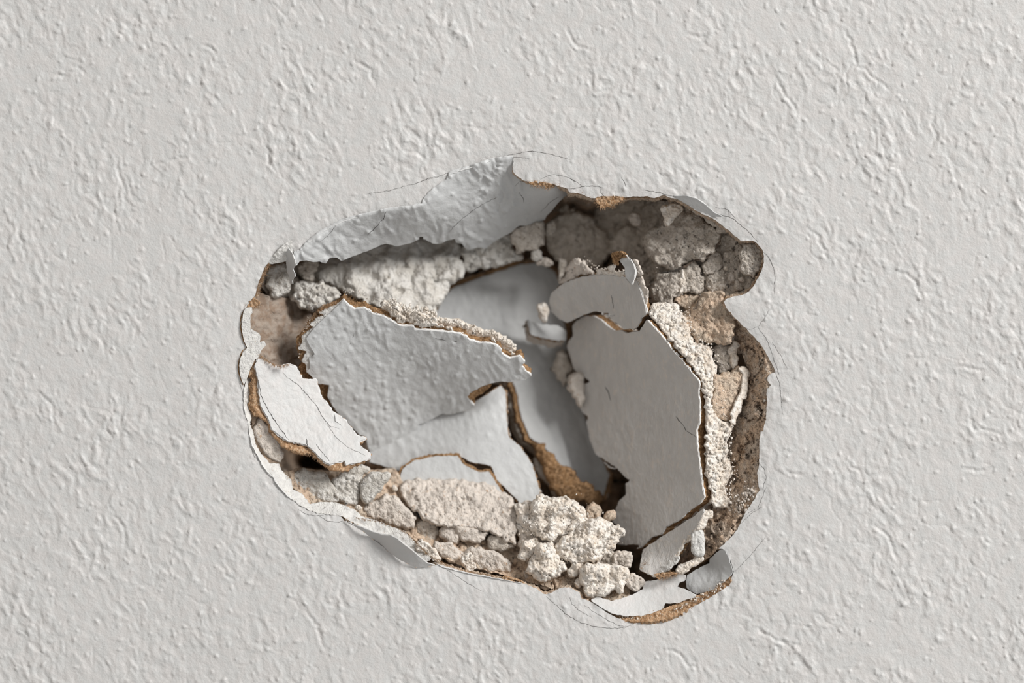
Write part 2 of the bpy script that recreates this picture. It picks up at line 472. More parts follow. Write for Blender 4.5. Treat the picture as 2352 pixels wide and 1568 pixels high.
# ------------------------------------------------------------------ wall skin relief (heights in photo units, towards the viewer)
def wall_relief(x, y):
    x = np.asarray(x, float); y = np.asarray(y, float)
    wx = x + 10 * noise(x / 45, y / 45, 91); wy = y + 10 * noise(x / 45, y / 45, 92)
    u = wx * 0.94 - wy * 0.34; v = wx * 0.34 + wy * 0.94      # grain leans a little
    a = noise(u / 14, v / 25, 11); b = noise(u / 26, v / 42, 12); c = noise(u / 8.5, v / 12, 13)
    dens = 0.55 + 0.75 * noise(x / 150, y / 130, 40) + 0.3 * noise(x / 50, y / 50, 41)
    dens = np.clip(dens, 0.12, 1.2)
    h = 1.5 * sstep(0.14, 0.40, a) + 1.35 * sstep(0.10, 0.34, b) - 1.0 * sstep(0.26, 0.5, -a) + 0.8 * sstep(0.22, 0.5, c)
    h = h * dens
    rid = 1 - np.abs(noise(u / 52, v / 60, 21)) * 16           # rare long worm grooves
    msk = sstep(0.08, 0.3, noise(x / 70, y / 70, 22))
    h = h - 1.5 * np.clip(rid, 0, 1) * msk
    d1, d2, r = worley(u / 34, v / 34, 31)                      # pimples
    pr = 0.10 + 0.09 * r
    h = h + np.where(r > 0.5, 2.3, 0) * sstep(1.1, 0.2, d1 / pr)
    h = h * 1.08 + 0.9 * noise(x / 60, y / 60, 51) + 2.0 * noise(x / 260, y / 260, 52)
    return h

# ------------------------------------------------------------------ the painted wall with its broken opening
HOLE = pts(1, '490,765 500,820 510,850 530,848 555,835 590,795 640,745 700,700 780,655 870,612 960,583 1060,560 1150,538 1210,525 1300,515 1400,506 1430,492 1472,490',
           2, '45,455 80,410 120,375 170,340 215,310 235,275 240,250 300,232 380,210 460,185 550,155 640,138 715,140 718,165 710,200 715,240 730,265 780,300 830,322 870,324 930,328 1010,335 1060,350 1120,370 1140,400 1200,405 1250,420 1300,440 1340,440 1380,425 1430,432 1480,430 1530,440',
           3, '10,160 60,175 110,160 180,175 240,165 300,168 350,165 400,180 470,155 520,175 580,190 640,222 720,275 780,305 830,325 900,375 980,440 1050,500 1110,500 1160,505 1215,570 1225,620 1218,690 1190,760 1150,830 1110,880 1070,905 1000,915 950,930 925,960 940,1000 1000,1070 1060,1130 1110,1180 1160,1230 1210,1290 1260,1380 1300,1450',
           6, '1310,245 1260,260 1245,300 1275,340 1245,370 1245,480 1240,600 1215,690 1200,690 1190,780 1190,870 1190,930 1175,1000 1180,1080 1190,1130 1150,1200 1090,1290 1060,1350 1020,1430 980,1480',
           8, '1980,620 1930,680 1870,740 1820,780 1865,790 1900,850 1930,930 1940,975 1925,1020 1920,1060 1860,1110 1800,1150 1730,1195 1640,1240 1560,1290 1480,1330 1380,1360 1250,1378 1150,1378 1050,1375 950,1330 900,1300 840,1260 770,1215 700,1190 680,1140 600,1100 530,1100 480,1130 410,1155 380,1150 330,1110 230,1070 130,1040 50,1015',
           7, '1895,1105 1800,1090 1700,1070 1600,1050 1500,1030 1420,1010 1340,985 1260,965 1230,978 1170,985 1090,990 1040,965 980,935 900,880 830,820 760,770 700,720 620,670 560,645 540,612 500,600 420,590 350,580 280,555 230,525 195,500 130,455 80,400 40,350 20,300 0,285',
           4, '310,1260 270,1210 230,1130 190,1060 178,1000 165,950 165,890 140,820 128,760 128,680 135,620 130,600 115,575 100,520 95,460 102,400 120,360 155,320 130,270 115,200 112,130 125,60 140,40',
           1, '155,1250 175,1220 200,1190 215,1165 225,1120 240,1075 255,1040 275,985 300,935 312,925 330,895 360,860 400,815 440,780')
HOLE_R = roughen(HOLE, 1.1, 10, 5)

def rim_dip(Q):
    """the board sinks slightly as it comes up to the break"""
    m = (Q[:, 0] > 480) & (Q[:, 0] < 1860) & (Q[:, 1] > 280) & (Q[:, 1] < 1510)
    out = np.zeros(len(Q)); dist = np.full(len(Q), 500.0)
    coarse = densify(HOLE, 9.0)
    q = Q[m]
    dd = np.full(len(q), 1e9)
    for i in range(0, len(coarse)):
        dd = np.minimum(dd, (q[:, 0] - coarse[i, 0]) ** 2 + (q[:, 1] - coarse[i, 1]) ** 2)
    dist[m] = np.sqrt(dd)
    return dist

WORMS = ['1960,155 1985,158 2005,180 2030,195 2045,205', '2145,255 2140,290 2150,310 2135,345', '1780,170 1800,215 1825,245 1835,265', '1935,60 1960,110 1968,150',
         '2225,930 2235,985 2275,990 2310,1000', '2210,1075 2245,1082 2280,1075', '1800,1080 1815,1087 1848,1090', '1945,1060 1965,1075 1980,1080',
         '1730,1440 1770,1460 1805,1480', '925,345 955,350 985,372', '1370,208 1405,208', '462,108 485,108 498,125', '268,360 275,400 285,430 288,470',
         '2200,840 2235,845 2262,852', '500,1290 520,1320 540,1330', '1580,80 1625,88', '350,378 395,368 440,358', '120,170 150,175 182,155 200,172',
         '610,330 618,350 616,375 640,395', '300,60 318,40 320,70', '40,520 52,560 60,600', '1850,520 1880,545 1905,600', '2060,620 2100,640 2120,690',
         '1520,1490 1560,1500 1590,1540', '260,1180 285,1210 290,1250', '700,1400 730,1440 745,1490', '90,900 120,930 125,980', '2000,1200 2040,1230 2060,1290', '1300,60 1320,100 1360,120', '820,140 850,160 860,200']
def worm_grooves(Q):
    h = np.zeros(len(Q))
    for k, w_ in enumerate(WORMS):
        L = densify(pts(0, w_), 3.0, closed=False)
        L = L + np.stack([fbm(L[:, 0] / 14, L[:, 1] / 14, 800 + k, 3), fbm(L[:, 0] / 14, L[:, 1] / 14, 850 + k, 3)], -1) * 4
        m = np.nonzero((Q[:, 0] > L[:, 0].min() - 14) & (Q[:, 0] < L[:, 0].max() + 14) & (Q[:, 1] > L[:, 1].min() - 14) & (Q[:, 1] < L[:, 1].max() + 14))[0]
        d2 = ((Q[m][:, None] - L[None]) ** 2).sum(2); i = d2.argmin(1); d = np.sqrt(d2.min(1))
        u = i / (len(L) - 1.0); f = np.sqrt(np.clip(np.minimum(u, 1 - u) * 4, 0, 1))
        h[m] += f * (-2.1 * np.exp(-(d / 3.2) ** 2) + 0.9 * np.exp(-((d - 7) / 3.0) ** 2))
    return h

def build_wall():
    o_ = np.arange(4.5, 430, 4.5)
    xi = np.arange(-30, 2352 + 31, 3.0); xi = np.r_[xi[0] - o_[::-1], xi, xi[-1] + o_]
    yi = np.arange(-30, 1568 + 31, 3.0); yi = np.r_[yi[0] - o_[::-1], yi, yi[-1] + o_]
    far = np.array([20, 60, 120, 220, 380, 600, 900], float)
    xs = np.r_[xi[0] - far[::-1], xi, xi[-1] + far]; ys = np.r_[yi[0] - far[::-1], yi, yi[-1] + far]
    Q, F, bE = grid_cells(HOLE_R, 3.0, keep_inside=False, xs=xs, ys=ys)
    b = np.unique(bE)
    inner = b[(Q[b, 0] > 300) & (Q[b, 0] < 2000) & (Q[b, 1] > 200) & (Q[b, 1] < 1540)]
    Q[inner] = near_contour(Q[inner], HOLE_R)[0]
    dist = rim_dip(Q)
    h = wall_relief(Q[:, 0], Q[:, 1]) * (0.82 + 0.18 * sstep(0, 60, dist)) - 5.0 * np.exp(-dist / 22.0) + worm_grooves(Q)
    outw = np.maximum(np.maximum(-Q[:, 0], Q[:, 0] - 2352), np.maximum(-Q[:, 1], Q[:, 1] - 1568))
    h = h * (1 - sstep(395, 450, outw))
    V = world(Q[:, 0], Q[:, 1], -h)
    # thick broken edge of the paper and skin, 9 units deep
    e = bE[np.isin(bE[:, 0], inner) & np.isin(bE[:, 1], inner)]
    loc = np.full(len(Q), -1); loc[inner] = np.arange(len(inner))
    r0 = V[inner]; r1 = V[inner] + np.array([0, 4 * S, 0])
    off = len(Q); m = len(inner)
    side = np.stack([loc[e[:, 1]] + off, loc[e[:, 0]] + off, loc[e[:, 0]] + off + m, loc[e[:, 1]] + off + m], -1)
    return link_mesh('wall_front', np.concatenate([V, r0, r1]), [F, side], M['paint'])
wall = tag(build_wall(), kind='structure')

def ring(name, C, d0, d1, mat_, parent, rows, inset, amp, seed, taper=0.0, ns=9.0):
    """the broken thickness of the board below the skin, following the opening"""
    C = densify(C, 3.0)
    t = np.roll(C, -1, 0) - np.roll(C, 1, 0); t = smooth_closed(t, 5)
    l = np.hypot(t[:, 0], t[:, 1])[:, None] + 1e-9
    n = np.stack([-t[:, 1], t[:, 0]], -1) / l         # inward for this winding
    ar = 0.5 * np.sum(C[:, 0] * np.roll(C[:, 1], -1) - C[:, 1] * np.roll(C[:, 0], -1))
    if ar < 0: n = -n
    s = np.arange(len(C)) * 3.0
    V = []
    for r in range(rows + 1):
        a = r / rows; d = d0 + (d1 - d0) * a
        j = amp * fbm(C[:, 0] / ns + 50 * a, C[:, 1] / ns - 30 * a, seed, 4) * (0.3 if r == 0 else 1)
        p = C + n * (inset + taper * a + j)[:, None]
        V.append(world(p[:, 0], p[:, 1], d))
    k = len(C); i = np.arange(k); i2 = (i + 1) % k
    F = [np.stack([r * k + i, r * k + i2, (r + 1) * k + i2, (r + 1) * k + i], -1) for r in range(rows)]
    # closing lip back outward, so the ring is a solid band
    p0 = C - n * 6; V.append(world(p0[:, 0], p0[:, 1], d1)); V.append(world(p0[:, 0], p0[:, 1], d0))
    F.append(np.stack([rows * k + i, rows * k + i2, (rows + 1) * k + i2, (rows + 1) * k + i], -1))
    F.append(np.stack([(rows + 1) * k + i, (rows + 1) * k + i2, (rows + 2) * k + i2, (rows + 2) * k + i], -1))
    F.append(np.stack([(rows + 2) * k + i, (rows + 2) * k + i2, i2, i], -1))
    return link_mesh(name, np.concatenate(V), F, mat_, parent)
tag(ring('paper_edge', HOLE, 11, 20, M['kraft_light'], wall, 4, -0.5, 2.4, 61), 'torn tan paper layer showing under the painted skin around the hole')
ring('plaster_edge', HOLE, 19, 110, M['tan'], wall, 22, 2.0, 6.0, 62, taper=4.0)

# ------------------------------------------------------------------ the old plaster far behind
def build_back():
    xs = np.arange(420, 1930, 8.0); ys = np.arange(200, 1600, 8.0)
    gx, gy = np.meshgrid(xs, ys); x = gx.ravel(); y = gy.ravel()
    dist = np.full(len(x), 1e9)
    for p in densify(HOLE, 20.0): dist = np.minimum(dist, np.hypot(x - p[0], y - p[1]))
    ins = scan_inside(HOLE, xs, ys).ravel()
    sd = np.where(ins, dist, -dist)
    d = 100 + 390 * sstep(-70, 140, sd)
    wx = x + 28 * fbm(x / 60, y / 60, 5); wy = y + 28 * fbm(x / 60, y / 60, 6)
    d1, d2, r = worley(wx / 90, wy / 75, 77)
    d = d + 60 * (sstep(0.14, 0.0, d2 - d1)) * sstep(0.2, 0.6, r) + 50 * r + 22 * fbm(x / 25, y / 25, 78) - 10
    d = d + 420 * np.exp(-(((x - 712) / 42) ** 2 + ((y - 1062) / 24) ** 2))      # the void at the lower left
    V = world(x, y, d)
    nx = len(xs); ny = len(ys); idx = np.arange(nx * ny).reshape(ny, nx)
    F = np.stack([idx[:-1, :-1], idx[1:, :-1], idx[1:, 1:], idx[:-1, 1:]], -1).reshape(-1, 4)
    return link_mesh('wall_back', V, [F], M['brown'])
tag(build_back(), kind='structure')

# ------------------------------------------------------------------ skin flaps still joined to the wall
def skin_relief(k, seed=0):
    def r(x, y):
        return min(3.2 * k, 3.4) + 1.1 * k * (wall_relief(x + 37.0 * seed + 900, y + 53.0 * seed) + 1.0 * noise(x / 20, y / 17, 212 + seed))
        return k * (2.0 * sstep(0.12, 0.4, noise(x / 15, y / 15, 211 + seed)) + 1.6 * noise(x / 22, y / 20, 212 + seed) + 1.2 * sstep(0.2, 0.45, noise(x / 8, y / 8, 213 + seed)))
    return r

F1 = pts(1, '512,850 530,848 555,835 590,795 640,745 700,700 780,655 870,612 960,583 1060,560 1150,538 1210,525 1300,515 1400,506 1430,492 1472,490',
         2, '45,455 80,410 120,375 170,340 215,310 235,275 240,250 300,232 380,210 460,185 550,155 640,138 712,138 716,165 708,200 713,240 728,265 778,300 828,322 870,320 930,325 1010,330 1060,345 1120,365 1142,400 1090,430 1040,480 1000,530 960,570 950,597 930,605 880,625 845,655 830,640 760,640 730,660 700,690 630,725 560,770 510,810 440,805 380,825 350,800 330,775 290,770 280,740 240,750 210,755 170,775 110,775 60,745 10,738',
         1, '1480,735 1440,745 1370,775 1280,795 1200,775 1150,790 1060,830 960,865 865,905 830,880 770,885 745,925 700,910 650,915 600,900 545,910 525,940 520,900')
d1f = tps([(690, 590, 6), (760, 530, 5), (880, 486, 4), (965, 473, 3), (1040, 404, 3), (1170, 364, 3), (1230, 424, 34), (1290, 440, 60),
           (700, 600, 16), (780, 592, 48), (900, 558, 66), (1000, 548, 86), (1080, 568, 120), (1150, 540, 122), (1240, 495, 120), (1300, 442, 112), (1190, 450, 52)])
_d1 = d1f
d1f = lambda x, y: 4 + np.maximum(_d1(x, y) - 4, -1) * 1.4
sheet('skin_flap', F1, d1f, 0, 2.5, M['shade_paint'], wall, step=3.0, rough=0.7, grow=2.0, relief=skin_relief(1.5), seed=2, side=0)
tag(bpy.data.objects['skin_flap'], 'broad grey painted skin flap folded into the hole along its top edge')
sheet('paper_layer', F1, d1f, 9, 16, M['kraft'], wall, step=4.0, rough=3.5, rs=9, grow=0.5, seed=3, side=2)

# torn paper patch left of the flap and the curled strip of paint beside it
P = pts(1, '490,765 440,780 400,815 360,860 330,895 312,925 340,935 400,925 440,915 480,900 520,930 515,870 500,820')
sheet('torn_paper', P, [(640, 580, 0), (620, 604, 14), (670, 556, 0), (676, 600, 16)], -1, 3, M['torn'], wall, step=2.5, rough=1.2, rs=6, relief=lambda x, y: 2.0 * fbm(x / 6, y / 6, 5, 3))
P = pts(1, '462,815 485,840 497,858 510,900 525,945 510,955 500,975 510,1000 520,1030 505,1040 492,1060 500,1085 480,1085 472,1040 458,1000 450,950 442,900 445,860')
sheet('curled_strip', P, [(660, 575, -4), (670, 610, 8), (668, 650, 45), (680, 600, -12)], 0, 2, M['shade_paint'], wall, step=2.5, rough=0.6)
P = pts(1, '462,815 485,840 497,858 510,900 527,945 521,946 504,905 490,860 478,842')
sheet('curled_edge', P, [(660, 575, -8), (670, 610, 2), (680, 600, -17)], 0, 2, M['edge_white'], wall, step=2, rough=0.4)

# pale lifted strips at the left rim
P = pts(1, '130,1290 145,1262 190,1262 195,1300 180,1320 180,1440', 4, '185,180 215,200 250,215 262,245 245,280 285,270 300,300 270,330 250,370 235,400 215,410 195,450 170,510 150,560 133,597 118,575 103,520 98,460 105,400 123,360 158,320 133,270 118,200 115,130')
sheet('paper_strip', P, [(560, 740, -2), (580, 740, 1), (558, 840, -2), (590, 820, 3)], 0, 4, M['torn'], wall, step=2.5, rough=0.9, relief=lambda x, y: 0.8 * fbm(x / 9, y / 9, 6, 3))
# lower left torn band, facing up into the light
BAND = pts(4, '150,560 135,620 128,680 128,760 140,820 165,890 165,950 178,1000 190,1060 230,1130 270,1210 310,1260 355,1300',
           7, '20,300 40,350 80,400 130,455 195,500 230,525 280,555 350,580 420,590 500,600 545,606 580,630 640,660 700,690 760,715 840,740 910,750 960,775 1010,820 1060,855 1110,900 1165,945 1210,930 1235,950 1200,905 1160,880 1120,850 1085,800 1050,755 1000,715 900,680 820,645 740,625 680,600 640,560 560,525 480,500 380,500 300,515 290,500 240,440 165,400 160,330',
           4, '470,1300 410,1240 395,1190 330,1190 260,1120 215,1040 200,960 175,900 185,840 165,770 175,700 185,600 180,540')
lin = HOLE
def band_depth(x, y):
    q = np.stack([np.ravel(x), np.ravel(y)], -1)
    C = densify(HOLE[-62:-18], 3.0, closed=False)
    dd = np.full(len(q), 1e9)
    for p in C: dd = np.minimum(dd, (q[:, 0] - p[0]) ** 2 + (q[:, 1] - p[1]) ** 2)
    dd = np.sqrt(dd)
    return (1 + 40 * (1 - np.exp(-dd / 22.0))).reshape(np.shape(x))
sheet('torn_rim', BAND, band_depth, 0, 9, M['torn'], wall, step=2.5, rough=1.6, rs=7, relief=lambda x, y: 2.2 * fbm(x / 12, y / 12, 7, 4), side=2, nrm=(0, 1, 0))
tag(bpy.data.objects['torn_rim'], 'pale torn paper band along the lower left edge of the hole')

# raised lip of skin with the dark pocket under it
P = pts(7, '556,640 600,655 640,672 700,690 760,715 840,740 910,750 960,775 1010,820 1060,855 1110,900 1165,945 1180,955 1235,972 1170,985 1090,990 1040,965 980,935 900,880 830,820 760,770 700,720 620,672')
sheet('raised_lip', P, [(800, 1200, -2), (870, 1238, 0), (940, 1300, 0), (985, 1300, 0), (835, 1212, -18), (900, 1228, -40), (950, 1262, -38), (972, 1285, -18)], 0, 2.5, M['paint'], wall, step=2.5, rough=0.5, relief=skin_relief(0.5))
tag(bpy.data.objects['raised_lip'], 'grey lip of skin lifted off the wall below the lower left rim')

# lower right rim: pale sloping piece, grey piece, brown paper band
P = pts(8, '1205,1050 1300,1040 1400,1015 1500,985 1555,1000 1545,1040 1500,1060 1480,1090 1560,1120 1640,1160 1620,1185 1560,1195 1500,1225 1380,1230 1370,1270 1280,1310 1200,1330 1050,1335 940,1310 850,1260 770,1200 830,1175 940,1210 1030,1190 1130,1150 1200,1110')
sheet('sloping_skin', P, [(1480, 1335, 46), (1560, 1320, 44), (1500, 1405, 12), (1380, 1385, 8), (1590, 1365, 20)], 0, 3, M['paint'], wall, step=2.5, rough=1.2, rs=8, relief=skin_relief(0.35, 3))
tag(bpy.data.objects['sloping_skin'], 'pale painted skin sloping into the bottom of the hole')
P = pts(8, '1550,1060 1560,1000 1640,950 1740,900 1750,860 1830,790 1865,790 1900,850 1935,972 1910,1010 1850,1060 1800,1080 1780,1120 1640,1155 1560,1110')
sheet('bent_skin', P, [(1590, 1340, 45), (1600, 1360, 40), (1630, 1290, 45), (1655, 1262, 10), (1684, 1312, 1), (1640, 1362, 14)], 0, 3, M['shade_paint'], wall, step=2.5, rough=1.2, rs=8, relief=skin_relief(0.5, 4))
tag(bpy.data.objects['bent_skin'], 'grey piece of painted skin bent in at the lower right corner')
P = pts(8, '900,1305 950,1330 1050,1378 1150,1380 1250,1380 1380,1362 1480,1332 1560,1292 1640,1242 1730,1197 1800,1152 1860,1112 1925,1050 1930,1010 1880,1000 1830,1050 1790,1080 1770,1120 1640,1160 1560,1195 1500,1225 1380,1270 1270,1290 1150,1310 1020,1310')
sheet('paper_rim', P, [(1450, 1422, 4), (1600, 1395, 4), (1680, 1330, 4), (1430, 1405, 20), (1560, 1380, 24), (1640, 1345, 22)], 0, 10, M['kraft_light'], wall, step=2.5, rough=2.5, rs=6, relief=lambda x, y: 3.5 * fbm(x / 7, y / 7, 9, 4))

# ------------------------------------------------------------------ loose fragments of board and clods of plaster
class Frag:
    """a broken piece of board: painted skin, white paint edge, brown paper, gypsum core"""
    def __init__(s, name, label, cat, P, anchors, seed, mt='shade_paint', step=3.0, rel=0.6, rough=1.2, rs=9, group=None):
        c = P.mean(0); s.P = P; _t = tps(anchors); s.f = lambda x, y: np.maximum(_t(x, y), 5); s.seed = seed; s.step = step; s.rs = rs
        s.root = thing(name, label, cat, c[0], c[1], float(s.f(c[0], c[1])), group or 'broken board fragments pushed into the hole')
        s.n = avg_normal(s.f, P)
        sheet('painted_skin', P, s.f, 0, 2.2, M[mt], s.root, step=step, rough=rough, rs=rs, seed=seed, relief=skin_relief(rel, seed), side=0)
    def layer(s, name, t0, t1, mt, grow=0.0, rough=3.0, rs=8, side=2.5, step=None, P=None, label=None):
        o = sheet(name, s.P if P is None else P, s.f, t0, t1, M[mt], s.root, step=step or s.step + 1, rough=rough, rs=rs, seed=s.seed + int(t0) + 1, grow=grow, side=side, nrm=s.n)
        if label: o['label'] = label
        return o
    def clod(s, P, T, mt, seed, off=0.0, name='gypsum_lump', dep=None, **k):
        """a lump of the gypsum core left on the back edge"""
        f = s.f
        return lump(name, P, tps(dep) if dep else (lambda x, y: np.maximum(f(x, y) + off, 14)), T, M[mt], s.root, seed=seed, **k)

def clod(P, depth, T, mt, label, cat='chunk', name='plaster_clod', group=None, **k):
    o = lump(name, P, depth, T, M[mt], None, **k)
    if group is None:
        group = {'plaster_clod': 'clods of old plaster inside the hole', 'plaster_crumb': 'small crumbs inside the hole',
                 'plaster_chunk': 'broken pieces lying at the bottom of the hole', 'gypsum_chunk': 'white gypsum chunks at the bottom of the hole'}.get(name)
    return tag(o, label, cat, group)

# --- deep sheets in the middle
P = np.array([(1000, 735), (1000, 722), (1015, 692), (1035, 665), (1062, 652), (1100, 638), (1150, 622), (1190, 608), (1240, 603), (1275, 625), (1290, 660), (1285, 700), (1300, 760), (1305, 860),
              (1345, 960), (1362, 1020), (1400, 1090), (1385, 1142), (1330, 1112), (1290, 1090), (1255, 1030), (1217, 1003), (1198, 960), (1188, 905), (1176, 868), (1100, 850), (980, 830), (960, 780)])
fB = Frag('board_fragment', 'deep smooth pale board fragment in the middle of the hole behind the other pieces', 'board fragment', P,
          [(1240, 605, 360), (1000, 735, 290), (1150, 800, 300), (1300, 760, 375), (1300, 900, 350), (1210, 1000, 268), (1400, 1100, 330), (1290, 1090, 275)], 41, step=4, rel=0.5, rough=1.5, rs=16)
fB.layer('paper_layer', 2.4, 16, 'kraft', grow=9.0, rough=5)
fB.layer('gypsum_core', 16, 45, 'grey', grow=12.0, rough=6, step=6)
P = pts(0, '840,940 960,930 1080,930 1150,885 1163,900 1163,960 1168,1003 1195,1025 1222,1065 1240,1125 1237,1148 1195,1155 1170,1130 1140,1100 1128,1068 1085,1062 1052,1045 1048,1072 1000,1080 930,1085 900,1075 850,1060')
fC = Frag('board_fragment', 'pale board fragment sloping down below the big central piece', 'board fragment', P,
          [(900, 960, 240), (1000, 955, 222), (1100, 935, 196), (1165, 890, 215), (1240, 1140, 178), (920, 1080, 204), (1050, 1060, 178)], 43, step=4, rel=0.6, rough=1.5, rs=16)
fC.layer('paper_layer', 2.4, 14, 'kraft', grow=1.5, rough=4)
fC.layer('gypsum_core', 14, 40, 'cream', grow=-1.0, rough=5, step=6)
P = pts(0, '915,1110 925,1076 950,1058 1000,1047 1050,1046 1060,1062 1080,1074 1100,1084 1124,1082 1135,1100 1160,1140 1182,1180 1187,1262 930,1200')
fM = Frag('board_fragment', 'blue grey painted board fragment with only its top margin showing above the beige slab', 'board fragment', P,
          [(930, 1080, 166), (1050, 1055, 166), (1180, 1180, 158), (1000, 1180, 160)], 44, step=4, rel=0.4, rough=1.5, rs=14)
fM.layer('paper_layer', 2.4, 14, 'kraft', grow=5.0, rough=3)
# brown paper face left of the lower end of the deep sheet
P = pts(0, '1225,1020 1245,1020 1262,1045 1290,1072 1312,1080 1330,1105 1360,1118 1385,1140 1372,1165 1340,1152 1310,1150 1285,1140 1262,1110 1250,1075 1235,1050')
o = clod(P, [(1230, 1020, 250), (1370, 1160, 262), (1300, 1090, 225)], 16, 'kraft', 'brown torn paper edge at the foot of the deep sheet, right of the crack', 'torn paper', 'torn_paper_edge', seed=45, step=4, rough=4, amp=3)
# small broken pieces at the centre of the hole
P = pts(5, '818,105 850,125 880,130 950,150 1030,148 1080,170 1115,205 1110,262 1060,268 1000,262 940,245 880,238 840,215')
fS = Frag('board_fragment', 'small blurred grey board fragment at the centre, left of the right hand piece', 'board fragment', P, [(1215, 740, 245), (1300, 760, 262), (1260, 780, 246), (1240, 735, 262)], 47, step=3.5, rel=0.3, rough=2)
fS.layer('paper_layer', 2.4, 10, 'kraft', grow=-1)
fS.layer('gypsum_core', 10, 40, 'cream', grow=-1)
clod(pts(2, '905,1250 940,1232 975,1265 972,1320 960,1362 940,1362 920,1330 902,1290'), 190, 16, 'gypsum', 'small white pebble of gypsum standing on the small grey fragment at the centre', seed=48, rough=2, step=3)
clod(pts(5, '1010,480 1040,380 1100,330 1140,420 1170,490 1120,520 1115,600 1060,560'), 300, 26, 'grey', 'brown grey clod in the dark gap at the centre right', seed=49, step=4)
clod(pts(5, '1125,540 1180,515 1240,540 1225,640 1250,760 1215,730 1160,690 1135,620'), 235, 26, 'cream', 'beige clod against the left edge of the large right hand piece', seed=50, step=4)

# --- the large painted piece in the middle left
P = pts(1, '880,1205 905,1240 960,1275 1040,1270 1100,1310 1180,1330 1260,1375 1300,1400 1400,1405 1410,1430',
        5, '0,190 100,195 200,205 300,215 350,235 390,270 470,290 500,285 570,300 610,325 630,370 690,408 740,390 765,390 800,430 775,460 800,490 825,510 853,535 800,560 720,575 600,575 540,590 460,620 390,660 370,690 400,740 430,760 400,780 320,800 240,820 180,815 130,840 60,880 0,895',
        0, '962,975 958,990 950,1030 930,1070 905,1082 880,1075 850,1040', 4, '1040,985 1000,975 900,870 850,830 790,745 760,690 770,600 690,590 650,545 600,500 630,470 620,400 665,370 620,300 600,250 640,195 700,130 780,60')
fA = Frag('board_fragment', 'large grey painted board fragment in the left middle with white crumbs along its top edge', 'board fragment', P,
          [(790, 690, 22), (960, 750, 52), (1100, 790, 74), (1215, 858, 100), (705, 790, 60), (760, 900, 132), (860, 1020, 222), (920, 1060, 250), (1000, 965, 214), (1090, 925, 166), (930, 860, 136)], 51, step=3, rel=1.0, rough=0.8)
EDGE = pts(1, '880,1200 905,1232 960,1265 1040,1262 1100,1300 1180,1322 1260,1367 1300,1392 1400,1397 1568,1422', 5, '100,187 200,197 300,207 350,227 390,262 470,282 570,292 610,317 650,360 690,400 740,390 800,430')
ribW = fA.layer('paint_edge', 1.0, 7, 'edge_white', grow=0.8, rough=2.0, rs=10, side=1.5)
fA.layer('paper_layer', 7, 26, 'kraft', grow=0.5, rough=2.6, side=3)
CORE = pts(1, '1150,1300 1200,1290 1260,1345 1350,1370 1450,1370 1568,1400', 5, '0,170 100,170 200,180 300,190 370,225 470,262 560,275 620,300 700,360 740,392 640,400 500,350 300,300 0,260', 1, '1400,1500 1250,1440')
fA.layer('gypsum_core', 24, 44, 'gypsum', grow=0, rough=4.0, rs=7, side=5, P=CORE)
# ragged paper and paint margin on its left edge
P = pts(4, '845,0 780,20 700,60 740,90 690,100 620,150 660,165 600,215 560,240 570,290 540,330 600,350 560,420 600,450 600,500 640,520 665,470 700,370 650,300 640,250 720,160 800,80 880,20')
sheet('torn_margin', P, lambda x, y: fA.f(x, y) + 1.5, 0, 6, M['torn'], fA.root, step=2.5, rough=2.2, rs=6, relief=lambda x, y: 1.6 * fbm(x / 6, y / 6, 15, 3), nrm=fA.n)
P = pts(4, '860,-10 790,0 690,50 700,90 600,140 640,170 560,220 520,270 540,310 520,340 560,350 545,400 570,430 545,470 590,545 640,560 690,600 720,690 790,755 840,830 900,900 850,800 800,700 770,600 660,500 640,300 720,160 880,40')
sheet('paper_margin', P, lambda x, y: fA.f(x, y) + 9, 0, 10, M['kraft'], fA.root, step=3, rough=3.5, rs=6, nrm=fA.n)
# brown paper under its lower right notch
P = pts(5, '365,685 390,655 460,615 540,588 560,595 500,650 450,680 400,715')
o = sheet('paper_notch', P, lambda x, y: fA.f(x, y) + 4, -2, 12, M['kraft'], fA.root, step=2.5, rough=2, rs=6)

# --- white flap at the lower left
P = pts(4, '240,402 300,430 370,460 430,448 480,440 520,460 550,510 570,550 630,560 675,555 690,620 715,690 760,740 800,800 850,830 890,860 930,910 980,980 1030,990 1055,1000 985,1030 1010,1060 1060,1100 1085,1120 1080,1150 1000,1180 900,1200 890,1165 780,1195 740,1180 650,1090 600,1050 520,1030 460,1020 400,980 340,930 320,860 260,760 245,660 240,560 212,450')
fW = Frag('board_fragment', 'bright white paint flap at the lower left with a brown paper edge below', 'board fragment', P,
          [(590, 830, 8), (592, 900, 10), (640, 1005, 14), (730, 1060, 14), (850, 1040, 52), (800, 980, 64), (730, 850, 72), (690, 835, 58)], 55, mt='paint', step=2.8, rel=0.45, rough=1.2, rs=7)
fW.layer('paint_edge', 2, 6, 'edge_white', grow=1.5, rough=2)
fW.layer('paper_layer', 6, 24, 'kraft_light', grow=2.0, rough=3.2, side=3)
P = pts(4, '215,410 195,450 165,520 190,560 165,600 185,640 165,760 190,800 215,830 260,840 330,900 340,960 420,1060 540,1110 640,1110 700,1150 750,1200 780,1235 900,1245 1040,1170 1060,1150 900,1190 780,1190 640,1080 460,1030 400,985 340,930 320,860 260,760 245,660 240,560')
sheet('paper_edge', P, lambda x, y: fW.f(x, y) + 7, 0, 12, M['kraft_light'], fW.root, step=2.8, rough=3.2, rs=6, relief=lambda x, y: 3.0 * fbm(x / 7, y / 7, 16, 4), side=3, nrm=fW.n)

